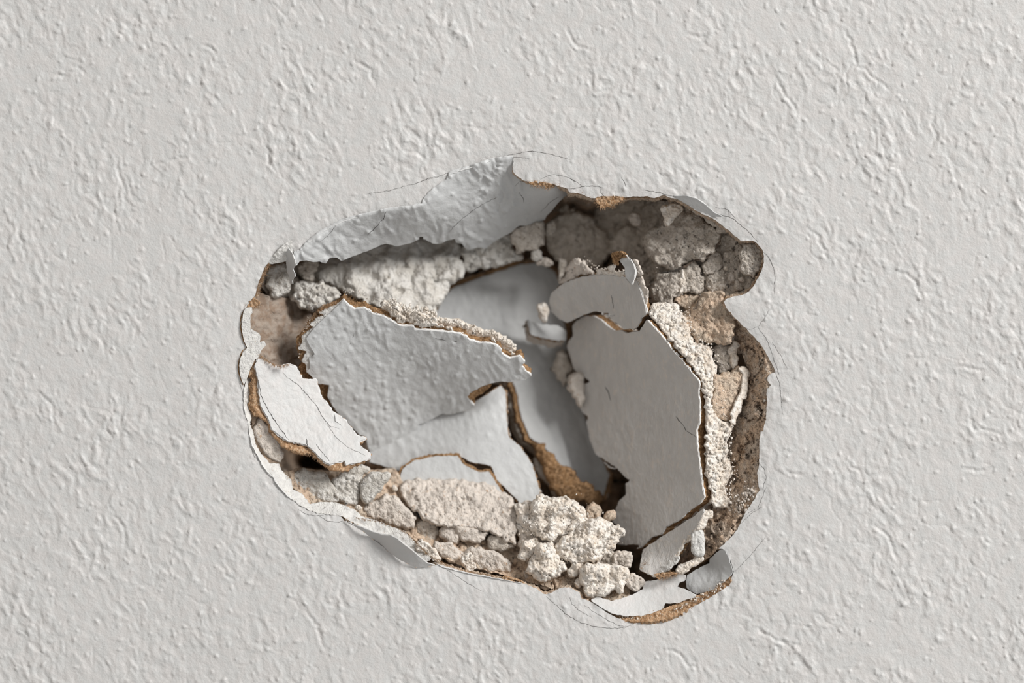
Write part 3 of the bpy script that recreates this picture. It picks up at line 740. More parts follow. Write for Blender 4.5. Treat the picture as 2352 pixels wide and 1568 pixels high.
# --- upper small grey piece right of centre
P = pts(2, '1040,1120 1080,1090 1150,1058 1240,1033 1340,1022 1440,1020', 3, '150,775 180,782 215,815 240,830 262,790 280,830 305,900 333,1000 340,1045 300,1078 290,1110 260,1155 200,1160 180,1163 100,1100 60,1065 0,1050', 2,
        '1500,1330 1420,1300 1320,1285 1250,1310 1190,1340 1120,1370 1060,1350 1000,1285 985,1210 1000,1160')
fU = Frag('board_fragment', 'grey painted board fragment right of centre, upper one, with grey crumbs on top', 'board fragment', P,
          [(1275, 690, 185), (1300, 650, 150), (1380, 632, 88), (1450, 640, 44), (1483, 725, 30), (1455, 755, 60), (1380, 715, 128), (1330, 740, 175)], 57, mt='warm_paint', step=3, rel=0.3, rough=0.6)
fU.layer('paint_edge', 2, 6, 'edge_white', grow=1.2, rough=1.5)
fU.layer('paper_layer', 6, 18, 'kraft', grow=1.5, rough=2.5)
fU.clod(pts(2, '1060,1085 1100,1040 1120,960 1160,920 1200,900 1250,930 1290,970 1330,1000 1300,1015 1240,1015 1150,1045 1090,1075'), 14, 'cream', 58, off=14, amp=3, pits=3, step=2.5, rough=3, rs=7)
fU.clod(pts(2, '1330,1005 1350,990 1400,1000 1440,990 1500,990 1545,1010 1540,1030 1440,1015 1350,1020'), 10, 'gypsum', 59, off=10, amp=2, pits=2, step=2.5)
fU.clod(pts(3, '60,690 75,675 110,672 118,700 100,725 70,715'), 9, 'gypsum', 60, off=6, step=2.2, amp=1.5)
P = pts(3, '125,622 160,608 195,612 215,640 240,660 262,720 255,780 235,832 210,800 185,770 180,700 150,660')
cu = sheet('curled_skin', P, [(1420, 600, 52), (1455, 630, 24), (1450, 655, 26)], 0, 2, M['shade_paint'], fU.root, step=2.5, rough=0.6)
P = pts(3, '185,606 200,605 235,645 262,690 272,730 262,775 240,832 232,835 252,780 258,725 240,665 210,630')
sheet('curled_edge', P, [(1440, 590, 28), (1460, 630, 18), (1455, 655, 14)], 0, 3, M['edge_white'], fU.root, step=2, rough=0.8, rs=5)
P = pts(3, '240,640 270,660 300,700 318,740 300,765 320,800 335,850 355,900 350,940 338,990 325,960 300,880 280,830 258,790 270,740 262,700')
fU.clod(P, 8, 'cream', 61, off=10, amp=3, step=2.2, rough=3, rs=5)
P = pts(3, '85,600 120,585 160,582 200,600 185,615 150,615 120,640 135,680 110,660 95,640')
fU.clod(P, 6, 'kraft', 62, off=4, amp=3, step=2.2, rough=3, rs=4, name='torn_paper_tuft')

# --- the large grey piece on the right
P = pts(3, '345,1090 400,1150 470,1230 530,1310 600,1390 650,1450 700,1510', 6, '530,70 600,140 650,200 700,270 740,315 730,400 740,500 735,620 715,680 720,780 735,900 750,1020 760,1110 775,1180 740,1225 690,1262 640,1300 600,1340 540,1375 490,1400 450,1460 380,1480 300,1555 270,1568',
        8, '1180,750 1100,745 1060,752 990,745 1000,700 1050,655 1000,600 950,560 975,480 1000,400 1060,340 1060,250 1100,225 1060,200 1000,140 930,110 860,60 800,0',
        5, '1520,1240 1430,1220 1380,1170 1340,1130 1310,1060 1290,1010 1265,880 1280,840 1230,800 1205,740 1190,690 1240,600 1300,575 1230,530 1170,480 1120,310 1130,270 1165,240 1160,160 1180,130 1240,90 1310,85 1370,110 1420,160 1470,195 1520,190 1568,215', 3, '250,1180 290,1180 320,1130')
fR = Frag('board_fragment', 'large dark grey painted board fragment filling the right side of the hole', 'board fragment', P,
          [(1485, 735, 26), (1550, 810, 26), (1600, 880, 20), (1602, 1000, 20), (1612, 1140, 22), (1540, 1200, 80), (1460, 1260, 140), (1330, 740, 225), (1310, 800, 250), (1350, 950, 240), (1400, 1080, 205), (1430, 1200, 178), (1450, 900, 150), (1500, 1050, 120)], 63, mt='warm_paint', step=3.2, rel=0.45, rough=1.0)
fR.layer('paint_edge', 1.5, 6, 'edge_white', grow=0.8, rough=1.4, rs=10, side=1.5)
fR.layer('paper_layer', 6, 36, 'kraft', grow=0.8, rough=2.2, side=2.5)
CR = pts(3, '380,1040 440,1090 500,1150 560,1220 650,1300 740,1400 800,1480 850,1560', 6, '830,230 830,330 800,440 800,560 800,700 800,850 830,1000 850,1100 880,1200 850,1240 800,1220 700,1150 640,900 620,600 650,400 500,200 420,100 330,0')
fR.layer('gypsum_core', 36, 62, 'gypsum', grow=-1, rough=4, rs=8, side=7, P=P)
# lumps of the gypsum core along its right edge, seen edge on
fR.clod(pts(3, '360,1060 380,985 430,962 470,980 500,962 560,968 600,1045 665,1140 700,1260 790,1290 840,1370 870,1430 880,1560',
            6, '872,235 862,370 838,420 835,520 880,575 1000,635 985,690 950,760 950,900 985,970 950,1070 930,1130 972,1200 940,1262 840,1240 810,1120 780,850 782,650 770,400 745,300 600,100 500,0', 3, '480,1200 420,1120'),
        16, 'gypsum', 69, dep=[(1500, 745, 34), (1570, 745, 52), (1575, 830, 32), (1630, 820, 54), (1620, 900, 30), (1665, 900, 54), (1622, 1100, 30), (1668, 1100, 54)], name='gypsum_lump', amp=5, pits=6, ns=8, step=2.4, rough=4, rs=8, flat=0.9, facets=0, grow=0)
fR_l = [(3, '380,990 430,965 470,985 500,965 530,1010 520,1080 480,1140 440,1080 400,1040', 'gypsum', 12, 15),
        (3, '540,975 575,980 600,1050 590,1100 550,1120 520,1090', 'gypsum', 12, 13),
        (3, '500,1150 560,1120 650,1120 665,1180 690,1250 650,1300 590,1270 540,1220', 'gypsum', 12, 15),
        (3, '700,1320 740,1265 790,1290 830,1360 800,1430 760,1420', 'gypsum', 10, 15),
        (3, '780,1440 830,1390 865,1450 850,1530 800,1530', 'gypsum', 10, 13),
        (6, '800,390 835,385 838,425 805,440', 'gypsum', 26, 9),
        (6, '830,1160 920,1130 950,1180 972,1200 945,1262 900,1255', 'gypsum', 10, 13)]
for k, (v, s, mt, off, T) in enumerate(fR_l):
    fR.clod(pts(v, s), T, mt, 70 + k, dep=[(1500, 745, 28), (1570, 745, 44), (1575, 830, 26), (1630, 820, 46), (1620, 900, 24), (1665, 900, 46), (1622, 1100, 24), (1668, 1100, 46)], amp=2.5, pits=2.5, ns=7, step=2.6, rough=3.5, rs=7)
# second, tan layer of the core with its bright rim
fR.clod(pts(6, '850,255 960,250 1040,205 1070,300 1045,400 1000,490 975,590 900,595 850,545 832,450 850,370'), 24, 'tan', 84, dep=[(1645, 900, 44), (1700, 880, 66), (1680, 950, 56)], amp=3, pits=3, ns=8, step=3, flat=0.8, name='dusty_core', facets=3)
fR.clod(pts(6, '1040,200 1075,205 1098,225 1098,350 1055,480 1030,560 1005,640 968,610 1000,490 1050,400 1068,300'), 12, 'gypsum', 85, dep=[(1700, 880, 46), (1690, 960, 40), (1715, 870, 54)], amp=2, ns=6, step=2.6, rough=3, rs=6, name='core_rim')

# --- lower right fragment
P = pts(8, '1170,950 1185,870 1200,790 1350,690 1500,592 1600,530 1690,455 1700,470 1650,590 1540,720 1440,870 1280,1000 1230,980')
fL = Frag('board_fragment', 'slanting brown grey board fragment at the lower right with a frayed white edge', 'board fragment', P,
          [(1480, 1300, 48), (1500, 1318, 30), (1612, 1175, 12), (1530, 1240, 66), (1470, 1270, 100), (1545, 1285, 22)], 65, mt='warm_paint', step=2.8, rel=0.25, rough=1.4)
fL.layer('paint_edge', 1.5, 5, 'edge_white', grow=1.0, rough=1.5)
fL.layer('paper_layer', 5, 14, 'kraft', grow=0.5, rough=2.2)
fL.clod(pts(8, '1690,480 1775,480 1770,520 1720,540 1700,610 1640,620 1600,700 1540,740 1490,830 1440,900 1340,990 1280,1010 1270,995 1430,850 1540,700 1640,580'), 12, 'gypsum', 66, off=10, amp=2.5, step=2.4, rough=2.5, rs=6, name='gypsum_edge')
fL.clod(pts(8, '1380,870 1460,830 1500,860 1430,930 1340,1000 1300,1005'), 9, 'torn', 67, off=6, amp=2, step=2.4, rough=2)
P = pts(8, '1610,640 1650,630 1690,650 1700,720 1695,800 1685,850 1640,840 1600,790 1605,700')
clod(P, [(1590, 1230, 12), (1612, 1270, 8)], 12, 'torn', 'small curled grey paper shell in the lower right corner, above the bent skin', 'paper scrap', 'paper_shell', seed=68, step=2.4, amp=1.2, rough=1.2)
P = pts(8, '1470,950 1520,920 1580,890 1640,860 1695,845 1690,870 1640,910 1570,950 1500,985 1475,980')
clod(P, 14, 9, 'gypsum', 'thin white strip of gypsum lying over the lower right corner', 'chunk', 'gypsum_strip', seed=69, step=2.4, amp=2, rough=2)

# --- old plaster and gypsum clods inside the hole: (view, outline, depth, thickness, material, label, options)
CL = [
 (0, '700,625 715,598 740,600 790,585 860,560 950,545 1050,538 1062,560 1058,600 1070,622 1055,640 1030,660 1010,690 998,722 960,740 900,720 830,690 800,670 770,655 730,640', [(740, 610, 225), (1050, 560, 245), (1000, 720, 180), (800, 670, 185)], 34, 'pale', 'broad pale plaster slab under the upper flap, above the large left piece', dict(macro=14, flat=0.8, amp=4, ns=18, facets=2)),
 (2, '330,990 340,900 330,820 350,770 400,760 560,740 690,680 710,800 740,860 790,880 770,900 700,920 600,950 500,960 400,985', 235, 34, 'pale', 'pale clod under the lowest tip of the upper flap, left of the grey clods', dict(flat=0.7, amp=5, ns=14)),
 (2, '695,690 760,660 870,630 935,620 945,700 940,790 880,830 800,830 740,850 710,780', 195, 30, 'grey', 'rounded grey clod just right of the lowest tip of the upper flap', dict(amp=2)),
 (2, '855,850 880,825 920,840 932,880 905,905 870,895', 190, 16, 'pale', 'small pale pebble under the rounded grey clod at the upper middle', dict(amp=1.5)),
 (2, '965,640 990,615 1030,615 1045,660 1020,720 985,725 960,690', 215, 20, 'grey', 'small upright grey clod right of the upper flap, blurred', dict(amp=2)),
 (2, '900,910 950,895 1000,900 1010,930 960,945 910,940', 205, 14, 'cream', 'little row of pale crumbs above the deep pale sheet', dict(amp=3, pits=5)),
 (2, '1050,980 1060,900 1100,900 1110,960 1090,1010 1060,1060', 215, 16, 'grey', 'narrow grey clod left of the upper grey fragment crumbs', dict(amp=2)),
 (2, '1010,600 1080,560 1180,540 1290,590 1400,680 1440,760 1430,860 1380,940 1280,960 1150,930 1050,900 990,830 970,740', 300, 60, 'grey', 'large blurred grey clod in the dark upper middle of the hole', dict(amp=5, ns=22)),
 (2, '1060,520 1090,490 1170,540 1160,600 1110,590', 290, 26, 'grey', 'small blurred clod on top of the large blurred one', dict()),
 (3, '75,500 110,450 150,410 200,365 260,400 290,470 260,560 200,610 120,600 85,560', 255, 34, 'grey', 'blurred grey clod at the top, left of the big cracked clod', dict(amp=3, ns=14)),
 (3, '235,300 260,280 275,300 300,335 305,370 290,390 260,380 235,345', 170, 16, 'cream', 'small pale double pebble at the top of the hole', dict(amp=3)),
 (3, '300,290 340,230 420,200 520,215 560,300 500,420 420,430 340,420 310,360', 215, 34, 'grey', 'dark grey clod under the top edge, behind the white chip', dict(amp=4)),
 (3, '320,470 350,430 420,420 500,330 560,250 640,240 720,300 790,360 850,410 895,460 893,510 860,570 820,600 780,645 740,640 700,640 640,670 600,695 550,720 500,705 430,670 380,640 345,590 325,530', [(1500, 500, 150), (1640, 540, 95), (1560, 620, 110)], 46, 'grey', 'big rounded dark grey clod at the upper right with a crack below it', dict(macro=14, flat=0.45, amp=4, ns=12, pits=2, facets=6, step=3)),
 (3, '620,225 690,270 760,315 830,380 890,430 940,440 930,400 860,320 780,270 700,220 640,205', 60, 14, 'grey', 'long narrow dark slab under the upper right rim', dict(amp=2)),
 (3, '765,680 800,640 830,600 865,585 895,600 915,645 900,700 850,750 790,745 765,715', 98, 22, 'grey', 'grey clod below the big rounded one, above the cracked lump', dict(amp=2.5, pits=3, ns=7, step=2.8)),
 (3, '775,850 800,780 860,742 920,728 945,775 940,830 900,870 850,885 800,885', 92, 22, 'grey', 'knobbly grey clod at the right, directly above the tan mass', dict(amp=3, pits=4, ns=7, step=2.8)),
 (3, '375,830 450,750 550,735 620,710 660,670 720,670 750,700 745,750 770,800 765,880 720,895 660,870 620,900 560,940 530,990 450,985 395,930', [(1510, 660, 120), (1600, 640, 98)], 34, 'grey', 'wide pale grey clod below the crack, above the white gypsum lumps', dict(amp=3.5, pits=3, ns=9, step=3)),
 (3, '760,910 850,890 915,895 925,950 985,1040 1003,1110 990,1200 965,1285 880,1275 800,1245 720,1265 680,1200 620,1120 600,1060 650,1020 720,985 740,930', [(1600, 700, 74), (1680, 720, 46), (1600, 790, 60)], 34, 'tan', 'large orange tan plaster mass right of the white gypsum lumps', dict(macro=12, amp=3, pits=2, ns=9, step=2.8, flat=0.7)),
 (3, '545,945 600,925 650,895 715,915 735,960 705,1010 640,1025 590,1005', 96, 20, 'tan', 'small tan clod on the upper left of the orange tan mass', dict(amp=2.5, pits=3, ns=7, step=2.8)),
 (3, '1045,660 1060,600 1075,525 1110,512 1160,518 1200,560 1215,640 1190,720 1140,780 1085,740 1055,700', 42, 20, 'grey', 'rough grey brown clod in the right hand notch of the hole', dict(amp=3, pits=4, ns=7, step=2.6)),
 (3, '945,590 975,570 1005,590 1010,620 980,640 950,625', 80, 12, 'grey', 'uppermost left crumb of the little cluster in the right hand notch', dict(amp=2, step=2.4)),
 (3, '975,660 1010,630 1045,650 1050,690 1010,715 980,695', 78, 12, 'grey', 'middle crumb of the little cluster in the right hand notch', dict(amp=2, step=2.4)),
 (3, '948,740 975,725 1000,750 1000,790 970,812 950,785', 76, 12, 'cream', 'pale crumb below the little cluster in the right hand notch', dict(amp=2, step=2.4)),
 (3, '1015,545 1045,535 1062,560 1050,595 1020,595', 76, 12, 'grey', 'crumb under the rim at the top of the right hand notch', dict(amp=2, step=2.4)),
 (3, '1005,620 1030,600 1050,615 1045,640 1015,645', 76, 10, 'grey', 'tiny crumb between the upper crumbs of the right hand notch', dict(amp=2, step=2.4)),
 (3, '1010,820 1030,785 1050,830 1062,860 1020,865', 66, 10, 'grey', 'pointed crumb above the lower lip of the right hand notch', dict(amp=1.5, step=2.4)),
 (3, '925,695 945,690 952,710 940,722 925,715', 70, 6, 'gypsum', 'tiny white grain left of the clod in the right hand notch', dict(amp=1, step=2)),
 (3, '1038,775 1060,770 1075,785 1060,800 1040,795', 55, 6, 'cream', 'tiny white grain under the clod in the right hand notch', dict(amp=1, step=2)),
 (3, '470,300 455,262 480,240 530,230 555,222 600,222 613,250 590,285 560,305 525,340 505,388 480,388 465,365 485,345 460,325', 62, 13, 'gypsum', 'bright white gypsum chip hanging at the top right of the hole', dict(amp=2.5, pits=2, ns=6, step=2.3, rough=3, rs=6)),
 (3, '600,710 612,700 615,760 630,830 625,870 600,890 590,900 600,860 592,800 610,765', 82, 5, 'gypsum', 'thin white streak of gypsum dust on the wide pale grey clod', dict(amp=2, step=2.2, rough=2.5, rs=5)),
 (3, '845,1300 900,1265 960,1280 1000,1330 1012,1400 1008,1440 960,1475 900,1490 862,1450 850,1370', 84, 20, 'grey', 'brownish clod with a white right edge beside the tan plate', dict(amp=3, pits=3, ns=7, step=2.6)),
 (3, '975,1285 990,1250 1025,1270 1035,1310 1000,1330 1015,1380 1025,1420 1000,1460 975,1440 990,1390 970,1330', 68, 9, 'gypsum', 'white edge lump right of the brownish clod', dict(amp=2, step=2.4)),
 (3, '985,1210 1000,1180 1000,1150 985,1140 965,1180 960,1205', 60, 8, 'cream', 'small pale knob on the right side of the orange tan mass', dict(amp=1.5, step=2.2)),
 # bottom clump
 (7, '985,400 1000,345 1060,335 1200,330 1400,340 1560,352 1700,400 1800,470 1850,560 1852,700 1842,820 1740,762 1640,720 1500,690 1350,680 1250,668 1140,620 1080,550 1010,480', [(930, 1110, 150), (1150, 1110, 165), (1000, 1200, 100), (1180, 1240, 95)], 26, 'cream', 'wide pinkish beige gypsum slab at the bottom, left of the white clump', dict(macro=8, flat=0.85, amp=3.5, ns=10, facets=2, pits=2, step=3)),
 (7, '690,555 760,500 860,450 940,458 1000,530 1090,620 1065,690 1000,702 900,660 800,630 720,600', 105, 24, 'cream', 'cream lump behind the lower rim, below the grey triangular stone', dict(flat=0.7, amp=2.5, facets=3)),
 (7, '1110,650 1180,640 1250,680 1270,740 1230,800 1160,780 1110,720', 120, 18, 'grey', 'shaded lump between the cream lump and the beige slab', dict()),
 (7, '1265,700 1320,685 1400,690 1430,770 1380,800 1290,762', 98, 16, 'cream', 'small cream lump under the beige slab, left one', dict()),
 (7, '1395,690 1520,695 1640,722 1620,775 1520,812 1440,775', 92, 18, 'cream', 'wedge of cream gypsum under the beige slab, middle one', dict()),
 (7, '1640,775 1720,740 1830,825 1790,862 1700,870 1640,830', 98, 18, 'grey', 'shaded grey lump under the beige slab, right one', dict()),
 (7, '1232,850 1240,800 1350,800 1440,870 1450,930 1380,960 1290,915', 70, 18, 'cream', 'cream lump sitting on the torn rim near the bottom, left one', dict(amp=3)),
 (7, '1450,885 1500,842 1600,850 1720,890 1810,970 1800,1015 1650,1012 1530,975 1460,935', 72, 20, 'cream', 'cream lump sitting on the torn rim near the bottom, right one', dict(amp=3)),
 (7, '1445,900 1500,890 1520,950 1550,1000 1480,1000 1440,960', 40, 8, 'gypsum', 'frayed white crumb on the brown rim near the bottom', dict(amp=3, pits=3, ns=5, step=2.3, rough=3, rs=5)),
 (7, '1090,800 1130,785 1180,810 1220,850 1250,880 1280,930 1230,930 1180,890 1120,850', 32, 9, 'gypsum', 'ragged white gypsum crust along the lower rim', dict(amp=3, pits=3, ns=5, step=2.3, rough=3, rs=5)),
 (7, '150,330 170,288 260,258 370,280 440,310 490,390 535,475 500,502 300,497 235,440 165,400', 92, 24, 'pale', 'pale lump at the lower left, below the black gap', dict(flat=0.7, amp=3)),
 (7, '465,340 540,280 600,288 665,320 688,380 665,440 655,520 560,520 500,445', 96, 22, 'pale', 'white and grey lump at the lower left, between the pale lump and the triangular stone', dict(flat=0.6, amp=4)),
 (7, '690,340 760,280 830,280 903,288 860,365 785,450 720,512 685,480 680,400', 86, 22, 'pale', 'triangular grey stone at the lower left', dict(flat=0.5, amp=2, facets=3, rough=1.5)),
 (7, '560,300 620,230 700,210 745,250 740,290 660,300 600,300', 120, 16, 'pale', 'pale rounded lump just under the tip of the bright white flap', dict(amp=1.5)),
 (7, '915,395 945,380 965,398 955,420 925,425', 130, 7, 'gypsum', 'small round white grain in the gap left of the beige slab', dict(amp=1, step=2.4)),
 (7, '630,540 660,525 675,545 650,560', 45, 5, 'gypsum', 'small white grain on the lower left rim by the pinkish lump', dict(amp=1, step=2.2)),
 (4, '235,860 270,850 310,905 365,985 415,1070 402,1190 345,1180 262,1085 212,990 200,930', 48, 18, 'cream', 'smooth cream lump tucked behind the lower left rim', dict(flat=0.4, amp=1.5, facets=2)),
 (1, '300,990 330,950 400,930 450,935 470,1000 485,1090 445,1150 372,1188 335,1155 305,1075', 112, 28, 'pale', 'rounded grey clod in the top left corner of the hole', dict(amp=3.5, pits=2)),
 (1, '525,965 560,930 620,905 700,920 660,1000 640,1060 600,1050 550,1010', 150, 26, 'grey', 'shaded clod right of the curled paint strip', dict(amp=3)),
 (1, '500,1130 560,1060 640,1090 700,1080 790,1100 835,1150 830,1190 770,1235 700,1250 645,1292 560,1255 500,1195', 140, 30, 'pale', 'pale lumpy clod above the left end of the large left piece', dict(amp=5, pits=3)),
 (1, '440,1130 480,1060 530,1040 560,1100 500,1180 470,1190', 165, 20, 'grey', 'shaded clod between the rounded clod and the lumpy one at the left', dict()),
]
for k, (v, s_, dep, T, mt, lab, kw) in enumerate(CL):
    kw.setdefault('step', 3.2)
    small = T < 14
    clod(pts(v, s_), dep, T, mt, lab, 'crumb' if small else 'clod', 'plaster_crumb' if small else 'plaster_clod', seed=200 + k, **kw)

# brown dusty face in the left pocket
P = pts(1, '150,1190 215,1130 330,1180 480,1190 640,1300 660,1420 600,1568', 4, '600,230 600,500 500,520 370,470 250,450 150,250 150,40')
o = sheet('dusty_plaster', P, [(590, 700, 60), (700, 720, 190), (640, 830, 110), (700, 830, 170)], 0, 20, M['dust'], thing('plaster_clod', 'brown dusty plaster face in the left pocket of the hole', 'clod', 640, 760, 130), step=3.5, rough=2, relief=lambda x, y: 9 * fbm(x / 30, y / 26, 33, 4))
# crumbly brown old plaster down the right hand side of the hole
def rough_face(k, sd):
    def r(x, y):
        wx = x + 16 * fbm(x / 26, y / 26, sd, 3); wy = y + 16 * fbm(x / 26, y / 26, sd + 1, 3)
        d1, d2, rr = worley(wx / 34, wy / 46, sd + 2)
        gap = sstep(-0.1, 0.25, noise(x / 30, y / 44, sd + 8))
        return k * (9 * rr - 20 * sstep(0.13, 0.0, d2 - d1) * gap + 9 * fbm(x / 13, y / 15, sd + 3, 5, 0.6))
    return r
P = pts(3, '980,1000 1000,1060 1060,1120 1110,1175 1165,1230 1215,1290 1265,1380 1305,1450', 6, '1320,245 1270,280 1285,340 1255,370 1255,480 1250,600 1225,690 1205,780 1205,930 1190,1000 1195,1130 1160,1200 1100,1290 1070,1350 1030,1430 990,1480',
        8, '1985,640 1930,700 1870,750 1800,800 1740,860 1640,920 1560,950 1480,980 1500,880 1540,780', 6, '780,1230 860,1240 920,1100 940,900 960,700 1010,620 1060,500 1100,350 1100,210 1060,100', 3, '1030,1350 1000,1290 980,1200 1000,1110 960,1040')
fc = thing('plaster_bank', 'crumbly cracked brown old plaster down the right side of the hole', 'plaster', 1715, 1000, 60)
sheet('crumbly_plaster', P, [(1690, 740, 70), (1760, 860, 12), (1700, 850, 96), (1755, 1000, 8), (1680, 1000, 88), (1735, 1150, 8), (1670, 1120, 74), (1660, 1240, 20), (1600, 1300, 60)], 0, 30, M['brown'], fc, step=2.8, rough=1.5, relief=rough_face(0.9, 301), side=0, dmin=9, nrm=(0, 1, 0))

# --- the white crumbled clump at the bottom: one cracked lump of gypsum with its lobes
g = thing('gypsum_clump', 'large cracked white gypsum clump lying at the bottom of the hole', 'gypsum chunk', 1300, 1240, 60)
for k, (s_, dep, T) in enumerate([
    ('270,480 300,400 350,340 410,350 450,380 560,370 640,410 700,430 728,470 712,530 640,560 600,600 580,660 480,715 380,702 330,650 270,600 262,540', 62, 40),
    ('168,420 210,402 280,412 270,550 295,630 330,655 260,682 190,682 172,600 165,500', 84, 24),
    ('488,745 560,690 640,620 730,560 820,528 890,560 960,600 1020,598 1052,650 990,720 950,790 880,830 800,912 720,892 640,892 560,882 490,850 478,790', 50, 44),
    ('345,745 440,728 480,795 500,870 555,900 550,960 470,1022 370,1052 300,1012 250,960 268,880 310,830', 42, 36),
    ('198,780 280,680 345,700 352,760 300,830 232,885 192,842', 52, 24),
    ('585,610 640,550 720,528 745,560 650,640 590,690', 62, 26)]):
    lump('gypsum_lobe', pts(8, s_), [(1200, 1135, dep + 26), (1400, 1135, dep + 26), (1300, 1330, dep - 6)], T, M['gypsum'], g, seed=401 + k, amp=3.6, pits=2.4, ns=7, step=2.3, rough=3.6, rs=8, flat=0.2, facets=7, R=26, macro=16)
for k, (s_, dep, T, mt, lab) in enumerate([
    ('690,935 720,905 800,908 880,920 960,932 1010,938 1062,928 1070,980 1042,1050 1032,1155 1000,1120 960,1110 900,1165 800,1182 732,1172 712,1080 690,1000', 26, 30, 'gypsum', 'blocky white gypsum chunk with a grey underside at the bottom edge'),
    ('585,970 620,915 665,892 712,900 702,950 640,1000 605,1005', 34, 14, 'gypsum', 'small white chunk left of the blocky one'),
    ('630,1065 660,1045 698,1045 700,1080 665,1095 640,1090', 28, 9, 'gypsum', 'tiny white chunk under the small one, left of the blocky chunk'),
    ('1060,1020 1095,995 1150,1000 1195,1022 1202,1080 1150,1125 1090,1110 1065,1070', 40, 20, 'cream', 'pinkish beige pebble right of the blocky chunk'),
    ('820,885 900,800 960,805 985,840 960,900 900,925 850,915', 80, 16, 'grey', 'dark grey scrap between the clump and the slanting fragment'),
    ('940,880 980,825 1040,815 1105,812 1120,860 1090,925 1000,925 940,915', 70, 16, 'cream', 'greyish beige chip between the clump and the slanting fragment'),
    ('725,480 760,440 792,408 862,470 855,520 785,545 722,530', 120, 18, 'tan', 'orange beige wedge just behind the top of the white clump'),
    ('890,500 925,472 975,478 960,530 920,570 885,550', 112, 14, 'tan', 'small tan pebble at the foot of the large right hand piece'),
    ('220,960 260,985 300,1030 280,1050 230,1040', 70, 12, 'cream', 'tan crumb on the rim left of the clump foot'),
    ('460,1040 560,1010 660,1040 680,1090 560,1110 470,1080', 62, 16, 'tan', 'flat tan lump lying under the white clump')]):
    clod(pts(8, s_), dep, T, mt, lab, 'chunk', 'gypsum_chunk' if mt == 'gypsum' else 'plaster_chunk', seed=430 + k, macro=12 if T > 25 else 3, amp=3.0, pits=3.5 if mt == 'gypsum' else 2, ns=8, step=2.5, rough=3, rs=8)

# ------------------------------------------------------------------ hairline cracks round the hole (dark ribbons on the skin, crack shade as colour)
def on_wall(x, y):
    dist = rim_dip(np.stack([x, y], -1))
    return wall_relief(x, y) * (0.82 + 0.18 * sstep(0, 60, dist)) - 5.0 * np.exp(-dist / 22.0)
CRACKS = [
 (1, '1060,405 1150,395 1250,378 1340,350 1430,330 1500,300 1568,287', 1.3), (2, '0,325 90,290 170,275 240,245', 1.4), (2, '670,120 740,105 830,90 900,92 980,110 1040,122 1140,150', 1.7),
 (2, '560,150 660,133 740,135 840,145', 1.4), (2, '240,243 350,215 450,180 560,148', 1.6), (2, '920,300 990,265 1080,270 1140,290 1230,345', 1.3), (2, '1130,372 1190,365 1260,348 1340,350 1390,362', 1.8), (2, '1370,365 1375,400 1400,430', 1.5),
 (3, '150,25 180,60 187,95', 1.2), (3, '300,115 400,128 500,155 560,165', 1.5), (3, '820,300 900,305 990,330 1060,390 1120,440 1180,510', 1.6), (3, '860,250 950,265 1010,330', 1.2),
 (3, '1215,575 1260,620 1295,700 1308,780 1300,900', 1.4), (3, '1060,1150 1120,1165 1180,1145 1220,1090 1280,1000', 0.8), (3, '1180,1150 1240,1230 1280,1330 1310,1420 1335,1500', 1.0),
 (6, '1310,245 1340,320 1355,430 1362,560', 1.2), (6, '1190,930 1230,980 1240,1040 1215,1120', 1.5), (6, '1240,1110 1180,1260 1090,1310', 1.0), (6, '1290,20 1350,120 1400,220', 0.8),
 (8, '2180,440 2090,490 2000,580', 1.0), (8, '1940,975 1990,930 2080,840 2200,690', 1.0), (8, '1870,790 1910,870 1945,975', 2.4),
 (8, '408,1170 470,1230 560,1310 660,1375 780,1415 920,1435 1050,1430 1120,1400', 1.6), (8, '600,1180 620,1235 680,1290 780,1345', 1.2), (8, '720,1240 800,1300 900,1360 1000,1410 1080,1420', 1.3), (8, '770,1210 850,1260 910,1310', 1.5),
 (7, '1290,980 1380,1040 1490,1110 1600,1170', 1.2), (7, '212,552 260,585 320,598 400,600', 1.6), (7, '370,605 430,640 490,650 560,640', 1.5), (7, '195,500 215,525 260,540', 1.4),
 (4, '100,570 108,620 125,665', 1.2), (4, '190,1085 205,1130 245,1172', 1.2),
 (5, '-30000,0 -30001,1', 1)]
k0 = 0
for v, s_, wd in CRACKS[:-1]:
    P = pts(v, s_)
    o = ribbon_line('hairline_crack', P, wd * 0.75, M['crack'], wall, on_wall, seed=500 + k0, lift=0.3, thick=0.6); k0 += 1
# dark ribbons painting the shade of splits in the flaps and fragments
for s_, v, wd in [('1200,540 1180,590 1130,650 1060,720', 1, 1.4), ('830,640 780,700 700,770', 1, 0.9)]:
    ribbon_line('hairline_crack', pts(v, s_), wd, M['crack'], wall, lambda x, y: -d1f(x, y) + skin_relief(1.5)(x, y), seed=500 + k0, lift=0.3, thick=0.6); k0 += 1
for s_, v, wd in [('600,430 480,490 380,560 300,620 235,695', 2, 1.1), ('730,350 760,315 850,330', 2, 1.0), ('760,400 790,440 795,475', 2, 1.3), ('920,550 980,480 1060,430', 2, 1.1)]:
    ribbon_line('hairline_crack', pts(v, s_), wd, M['crack'], wall, lambda x, y: -d1f(x, y) + skin_relief(1.5)(x, y), seed=500 + k0, lift=0.3, thick=0.6); k0 += 1
for s_, wd in [('425,505 440,530 540,600 620,690 680,760 720,840 780,910 850,930', 1.4), ('240,560 260,680 310,780 370,880 470,1020', 2.0), ('600,1000 610,1060 640,1080', 1.8), ('670,1040 720,1110 780,1170', 1.6),
              ('810,820 815,870 860,905', 1.4), ('760,900 820,990 900,1060 1040,1130', 0.9)]:
    ribbon_line('hairline_crack', pts(4, s_), wd, M['crack'], fW.root, lambda x, y: -fW.f(x, y) + skin_relief(0.45, 55)(x, y), seed=500 + k0, lift=0.3, thick=0.6); k0 += 1
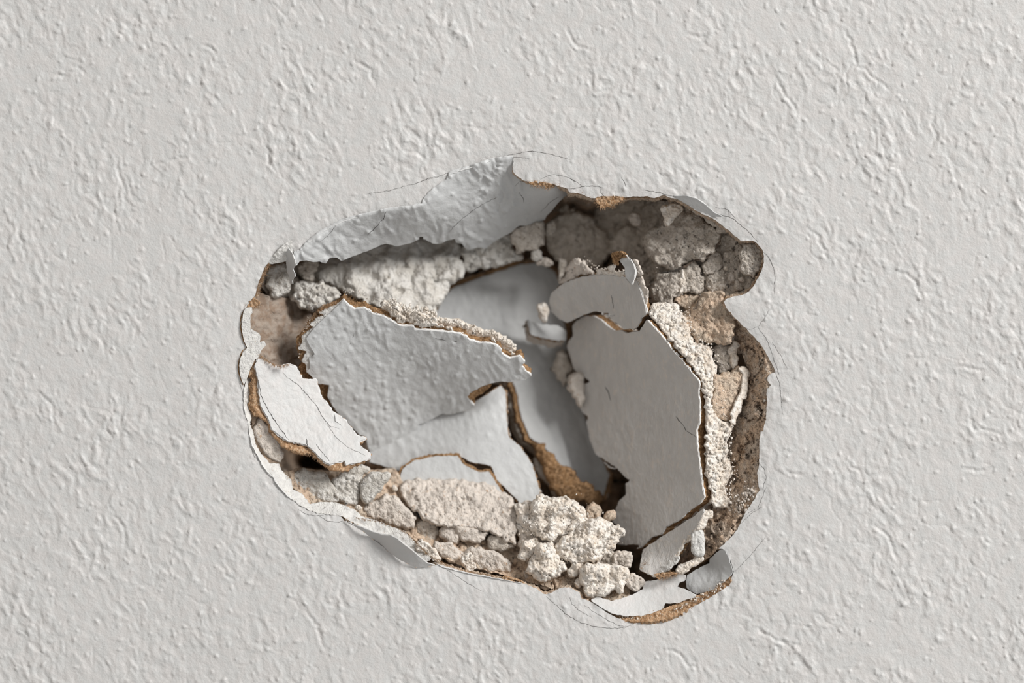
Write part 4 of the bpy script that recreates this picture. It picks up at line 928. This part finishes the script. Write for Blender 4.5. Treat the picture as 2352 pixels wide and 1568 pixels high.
for s_, v, wd, fr in [('30,350 60,400 75,460', 6, 2.2, fR), ('555,570 600,620 640,680 715,728', 6, 1.5, fR), ('960,215 930,290 860,400 820,470', 4, 0.9, fA), ('100,200 130,255 250,265 370,290', 5, 1.8, fA), ('1450,1170 1458,1210 1465,1270', 2, 0.8, fU)]:
    ff = fr.f
    ribbon_line('hairline_crack', pts(v, s_), wd, M['crack'], fr.root, lambda x, y: -ff(x, y), seed=500 + k0, lift=2.2); k0 += 1

# ------------------------------------------------------------------ torn fibres and gypsum crumbs
fibres('paper_fibres', pts(1, '880,1195 960,1245 1060,1270 1120,1310 1200,1330 1300,1380 1400,1390'), lambda x, y: fA.f(x, y), 260, 9, M['kraft'], fA.root, 601, out=1, back=18, nrm=fA.n)
fibres('paper_fibres', pts(5, '0,175 200,190 350,222 470,278 600,310 740,385'), lambda x, y: fA.f(x, y), 160, 6, M['kraft'], fA.root, 602, out=1, back=22, nrm=fA.n)
fibres('paper_fibres', pts(4, '545,545 560,420 520,330 560,200 650,80 720,10 830,-20'), lambda x, y: fA.f(x, y) + 8, 420, 13, M['kraft_light'], fA.root, 603, out=-1, back=8, nrm=fA.n)
fibres('paper_fibres', pts(1, '310,930 270,1000 240,1080 215,1170'), [(600, 600, 10)], 260, 9, M['kraft_light'], wall, 604, out=1, back=16)
fibres('paper_fibres', pts(4, '250,370 330,430 380,455 470,440'), [(600, 600, 8)], 200, 9, M['kraft_light'], wall, 605, out=-1, back=10)
fibres('paper_fibres', pts(4, '190,520 175,640 170,760 230,830'), [(600, 600, 6)], 260, 10, M['kraft'], wall, 606, out=1, back=10)
fibres('paper_fibres', pts(4, '420,1060 520,1110 640,1130 740,1210 880,1250 1040,1170'), lambda x, y: fW.f(x, y), 300, 8, M['kraft_light'], fW.root, 607, out=1, back=18, nrm=fW.n)
fibres('paper_fibres', pts(2, '830,322 930,330 1010,340 1060,355'), [(600, 600, 3)], 160, 8, M['kraft_light'], wall, 608, out=1, back=8)
fibres('paper_fibres', pts(2, '1210,410 1300,440 1345,445 1380,450 1430,460 1500,450 1560,450'), [(600, 600, 5)], 300, 9, M['kraft_light'], wall, 609, out=1, back=12)
fibres('paper_fibres', pts(3, '100,185 180,190 260,180 350,180 440,190'), [(600, 600, 8)], 220, 8, M['kraft_light'], wall, 610, out=1, back=12)
fibres('paper_fibres', pts(7, '640,612 720,628 800,640 860,660 960,690 1040,740 1100,800 1200,900 1300,950 1420,1000 1560,1030 1700,1050 1850,1090'), [(600, 600, 10)], 560, 6, M['kraft'], wall, 611, out=-1, back=14)
fibres('paper_fibres', pts(8, '1040,1340 1200,1345 1360,1320 1500,1280 1640,1220 1780,1130 1900,1030'), [(600, 600, 10)], 520, 7, M['kraft_light'], wall, 612, out=-1, back=14)
fibres('paper_fibres', pts(3, '1110,505 1160,515 1210,570 1220,640 1180,760 1100,890 1000,905 940,920'), [(600, 600, 6)], 300, 6, M['kraft_light'], wall, 613, out=1, back=16)
fibres('paper_fibres', pts(8, '1200,960 1230,900 1280,990 1380,1000 1520,1000 1620,930 1740,880'), [(600, 600, 45)], 200, 9, M['kraft'], fL.root, 614, out=1, back=10)
fibres('paper_fibres', pts(3, '85,660 90,610 130,590 180,590'), lambda x, y: fU.f(x, y), 120, 9, M['kraft'], fU.root, 615, out=-1, back=8)
fibres('paper_fibres', pts(2, '1040,1125 1100,1080 1200,1030 1300,1010'), lambda x, y: fU.f(x, y), 140, 5, M['kraft'], fU.root, 616, out=1, back=14, nrm=fU.n)

def crumbs(name, line, depth, n, size, mat_, parent, seed, spread=5.0, back=(0, 20), nrm=(0, 1, 0)):
    rng = np.random.RandomState(seed)
    f = depth if callable(depth) else tps(depth)
    L = densify(np.asarray(line, float), 2.0, closed=False); V = []; F = []; off = 0
    base = np.array([(0, 0, 1), (1, 0, 0), (0, 1, 0), (-1, 0, 0), (0, -1, 0), (0, 0, -1), (.7, .7, .3), (-.7, .6, -.4), (.6, -.7, -.3), (-.6, -.7, .4)], float)
    tri = np.array([(0, 1, 6), (0, 6, 2), (1, 5, 6), (6, 5, 2), (0, 2, 7), (0, 7, 3), (2, 5, 7), (7, 5, 3), (0, 3, 9), (0, 9, 4), (3, 5, 9), (9, 5, 4), (0, 4, 8), (0, 8, 1), (4, 5, 8), (8, 5, 1)])
    for _ in range(n):
        p = L[rng.randint(len(L))] + rng.normal(0, spread, 2)
        c = world(p[:1], p[1:], f(p[:1], p[1:]))[0] + np.array(nrm) * rng.uniform(*back) * S
        r = size * (0.22 + 1.15 * rng.uniform(0, 1) ** 3) * S
        q, _r = np.linalg.qr(rng.normal(size=(3, 3)))
        V.append(c + (base * rng.uniform(0.5, 1.3, (10, 1)) * rng.uniform(0.6, 1.2, 3)) @ q * r * np.array([1, .8, 1])); F.append(tri + off); off += 10
    o = link_mesh(name, np.concatenate(V), [np.concatenate(F)], mat_, parent, smooth=False); o['kind'] = 'stuff'
    return o
crumbs('gypsum_crumbs', pts(1, '1200,1280 1260,1290 1340,1340 1420,1340 1500,1350 1568,1380'), lambda x, y: fA.f(x, y), 330, 4.6, M['gypsum'], fA.root, 701, 3.6, (16, 42), fA.n)
crumbs('gypsum_crumbs', pts(5, '0,120 60,90 120,150 200,170 300,185 400,215 480,265 550,250 620,300 720,350'), lambda x, y: fA.f(x, y), 300, 3.8, M['gypsum'], fA.root, 702, 2.6, (18, 34), fA.n)
crumbs('gypsum_crumbs', pts(1, '860,1170 960,1170 1060,1215 1100,1235'), lambda x, y: fA.f(x, y), 60, 2.2, M['gypsum'], fA.root, 703, 3.0, (5, 24), fA.n)
crumbs('gypsum_crumbs', pts(4, '520,310 540,370 545,390 620,110 600,180'), lambda x, y: fA.f(x, y), 40, 2.4, M['gypsum'], fA.root, 704, 4.0, (2, 10), fA.n)
crumbs('gypsum_crumbs', pts(2, '1110,1000 1180,920 1260,960 1330,1000 1500,1010 1568,1020'), lambda x, y: fU.f(x, y), 130, 3.5, M['cream'], fU.root, 705, 4.0, (8, 30), fU.n)
crumbs('gypsum_crumbs', pts(6, '820,240 840,440 870,620 940,640 900,760 900,900 950,1000 900,1120 940,1220'), lambda x, y: fR.f(x, y), 200, 3.2, M['gypsum'], fR.root, 706, 5.0, (20, 36), fR.n)
crumbs('gypsum_crumbs', pts(3, '420,980 560,1010 620,1150 700,1260 780,1320 850,1450'), lambda x, y: fR.f(x, y), 160, 3.2, M['gypsum'], fR.root, 707, 6.0, (16, 34), fR.n)
crumbs('gypsum_crumbs', pts(8, '200,700 340,560 500,420 700,460 800,560 1000,640 760,860 520,900 340,1000'), [(0, 0, 22)], 200, 3.2, M['gypsum'], g, 708, 14.0, (0, 18))
crumbs('plaster_crumbs', pts(8, '1040,1345 1120,1350 1300,1360 1420,1300 1560,1240 1700,1170 1880,1050'), [(0, 0, 2)], 260, 2.8, M['gypsum'], wall, 709, 4.0, (0, 10))
crumbs('plaster_crumbs', pts(6, '1150,1110 1100,1180 1060,1240 1020,1280'), [(0, 0, 8)], 160, 4.5, M['cream'], fc, 710, 9.0, (0, 14))
crumbs('plaster_crumbs', pts(6, '1200,100 1230,300 1180,500 1130,700 1120,900 1080,1100 980,1300'), [(1755, 900, 12), (1700, 900, 70)], 160, 3.4, M['grey'], fc, 711, 14.0, (0, 14))
crumbs('plaster_crumbs', pts(3, '420,850 560,780 700,800 880,790 1000,700 1100,620'), [(0, 0, 62)], 120, 3.0, M['grey'], fc, 712, 18.0, (0, 14))

# ------------------------------------------------------------------ crumbled plaster that fills the gaps between the clods
fill = thing('plaster_rubble', 'dark crumbled plaster between the clods at the upper right of the hole', 'rubble', 1560, 600, 130)
P = pts(3, '-40,260 60,200 200,190 400,195 600,215 760,300 900,380 1040,500 1150,515 1205,580 1215,650 1180,740 1100,880 1000,900 940,930 960,1000 1010,1080 1000,1300 980,1480 860,1480 760,1300 600,1060 460,1010 350,950 330,800 200,600 80,600 -60,500')
sheet('crumbled_plaster', P, [(1380, 500, 300), (1450, 520, 250), (1500, 640, 160), (1560, 480, 150), (1640, 560, 110), (1720, 560, 56), (1740, 640, 48), (1660, 690, 84), (1560, 720, 112), (1660, 840, 96)], 0, 30, M['grey'], fill, step=3.0, rough=2, relief=rough_face(0.8, 320), side=0, dmin=26, nrm=(0, 1, 0))
fill = thing('plaster_rubble', 'tan crumbled plaster under the lumps along the bottom of the hole', 'rubble', 950, 1200, 120)
P = pts(0, '645,1085 690,1075 760,1085 860,1080 905,1075 935,1110 960,1190 1180,1250 1260,1230 1360,1280 1440,1310 1450,1380 1340,1385 1250,1345 1150,1318 1050,1295 980,1262 930,1220 860,1190 760,1180 700,1150')
sheet('crumbled_plaster', P, [(660, 1100, 70), (780, 1100, 128), (900, 1110, 150), (860, 1180, 100), (1000, 1220, 130), (1150, 1290, 90), (1300, 1200, 125), (1440, 1300, 90), (1400, 1370, 40), (1250, 1340, 50), (1050, 1285, 60)], 0, 30, M['tan'], fill, step=3.0, rough=2, relief=rough_face(0.7, 330), side=0, dmin=22, nrm=(0, 1, 0))
fill = thing('plaster_rubble', 'shaded crumbled plaster in the top left corner of the hole', 'rubble', 680, 640, 170)
P = pts(1, '290,960 350,935 500,930 700,920 830,930 850,1170 780,1240 640,1300 520,1240 460,1180 330,1200 260,1100')
sheet('crumbled_plaster', P, [(620, 620, 110), (640, 700, 150), (700, 620, 190), (760, 680, 190)], 0, 30, M['grey'], fill, step=3.0, rough=2, relief=rough_face(0.8, 340), side=0, dmin=26, nrm=(0, 1, 0))
# loose tan tufts of paper hanging from the top edge
for k, (v, s_) in enumerate([(2, '1345,440 1380,428 1440,430 1500,432 1545,440 1530,460 1490,480 1450,500 1400,515 1370,512 1345,480 1330,455'), (2, '825,320 870,322 930,322 1015,335 1005,352 970,365 930,350 880,348 845,340'),
                              (8, '1290,1000 1400,985 1480,990 1420,1010 1330,1030'), (1, '200,1190 230,1205 255,1230 240,1255 165,1262 152,1250 175,1218')]):
    P = pts(v, s_)
    sheet('paper_tuft', P, [(P[:, 0].mean(), P[:, 1].min(), 1.0), (P[:, 0].mean(), P[:, 1].max(), 9.0)], 0, 5, M['kraft_light'], wall, step=2.2, rough=2.5, rs=6, relief=lambda x, y: 2.5 * fbm(x / 6, y / 6, 44, 3), seed=640 + k)
    fibres('paper_fibres', P[len(P) // 3:], [(0, 0, 6)], 120, 7, M['kraft_light'], wall, 650 + k, out=None, back=4)
for v, s_, wd in [(4, '135,35 115,100 112,160 128,260 155,320', 3.2), (4, '155,320 120,355 98,420 96,500 112,560 130,602', 3.2), (1, '138,1275 118,1320 112,1400 118,1480', 2.6)]:
    ribbon_line('hairline_crack', pts(v, s_) - np.array([[1.5, 0]]), wd, M['kraft'], wall, on_wall, seed=700, lift=0.6, wob=1)

# gypsum crust along the top edge of the large left piece
for k, (v, s_, T) in enumerate([(1, '1195,1290 1215,1262 1255,1248 1290,1262 1320,1308 1355,1322 1360,1380 1300,1375 1240,1335', 10), (1, '1350,1330 1390,1292 1430,1283 1475,1310 1520,1330 1568,1340 1568,1405 1440,1398 1360,1385', 11),
                                (5, '0,68 60,72 110,112 150,150 130,176 60,172 0,168', 11), (5, '140,150 200,172 260,160 300,185 340,208 330,222 200,196 140,182', 8), (5, '385,215 420,202 445,222 440,245 400,240', 6), (5, '535,252 555,235 575,268 620,300 680,335 740,372 725,385 620,318 545,280', 6)]):
    fA.clod(pts(v, s_), T, 'gypsum', 740 + k, off=14, name='gypsum_crust', amp=3.5, pits=3, ns=5, step=2.1, rough=4.5, rs=6, grow=0)
# narrow strip of skin curling off the rim at the upper right
P = pts(3, '545,163 640,160 720,183 790,233 850,288 908,313 900,322 830,314 780,302 720,274 640,219 580,188')
sheet('curled_rim', P, [(1560, 451, -3), (1620, 470, -11), (1655, 498, -3), (1600, 480, 2), (1640, 500, 4)], 0, 2.2, M['shade_paint'], wall, step=2.2, rough=0.5)
# bright torn paint edges
def edge_line(v, s_, wd, dep, parent, mt='edge_white', sd=760, wob=1.2):
    ribbon_line('paint_edge', pts(v, s_), wd, M[mt], parent, (lambda x, y: 0 * x - dep) if np.isscalar(dep) else dep, seed=sd, lift=0.6, wob=wob)
for v, s_, wd in [(1, '540,845 590,800 640,750 700,706 780,661 870,618 960,589 1060,566', 1.6), (1, '1420,503 1440,492 1472,494', 4.0), (2, '242,262 300,240 380,218 460,193 550,162', 2.2)]:
    edge_line(v, s_, wd, lambda x, y: -d1f(x, y) + 3, wall)
for v, s_, wd in [(1, '530,850 590,794 640,742 700,697 780,652 870,610 960,581 1060,558 1150,536 1210,523 1300,513 1400,504', 1.7), (1, '1472,488 1476,468 1500,433 1540,398 1566,373', 1.7), (2, '35,490 45,455 80,410 120,375 170,340 215,310 235,275', 1.8), (2, '240,248 300,230 380,208 460,183 550,153 640,136', 1.5)]:
    ribbon_line('hairline_crack', pts(v, s_), wd, M['crack'], wall, on_wall, seed=770, lift=0.6, wob=0.8, thick=0.8)  # shade of the hinge crack, laid on as a dark ribbon
for v, s_, wd in [(4, '165,890 168,950 182,1000 194,1060 234,1130 274,1210 314,1258 360,1300 384,1350 434,1410 494,1450', 2.4), (4, '137,620 131,680 131,760 143,820', 2.2), (7, '20,300 42,350 84,400 134,455 199,500', 2.4)]:
    edge_line(v, s_, wd, 1.5, wall, sd=780)
edge_line(7, '562,642 620,666 700,693 760,718 840,743 910,753 960,778 1010,823 1060,858 1110,903 1165,944', 3.0, tps([(800, 1200, 2), (835, 1212, 18), (900, 1228, 40), (950, 1262, 38), (972, 1285, 18)]), wall, sd=781, wob=0.6)
edge_line(7, '1235,950 1300,985 1400,1012 1500,1034 1620,1055 1740,1078 1890,1108', 2.2, 2.0, wall, sd=782)
edge_line(3, '655,160 720,180 790,230', 2.0, -1.0, wall, sd=783)

for v, s_, wd, sd in [(3, '735,935 728,970 712,1000 690,1018', 3.4, 900), (3, '560,480 585,500 600,530', 2.0, 901), (3, '690,650 740,640 800,620 850,575 900,490', 5.0, 902), (3, '455,735 540,730 620,700 690,655', 6.0, 903)]:
    ribbon_line('deep_crack', pts(v, s_), wd, M['dark'], fc, tps([(1500, 640, -78), (1600, 700, -40), (1650, 560, -60)]), seed=sd, lift=0.5, wob=2.5)  # dark ribbons painting the shade in cracks between the clods

lump('gypsum_lobe', pts(8, '200,450 300,420 420,380 560,390 690,450 700,560 820,550 940,610 1000,650 940,760 800,880 640,900 540,930 460,1000 340,1010 270,900 215,850 190,760 200,600'), [(1200, 1135, 112), (1400, 1135, 112), (1300, 1330, 72)], 26, M['cream'], g, seed=420, amp=4, pits=3, ns=8, step=2.8)
clod(pts(5, '870,1150 920,1175 960,1230 1000,1270 1045,1370 1100,1410 1170,1440 1120,1460 1030,1430 960,1320 895,1250'), 262, 16, 'cream', 'blurred cream gypsum edge below the brown paper at the foot of the deep sheet', 'clod', 'plaster_clod', seed=421, amp=3, step=3)
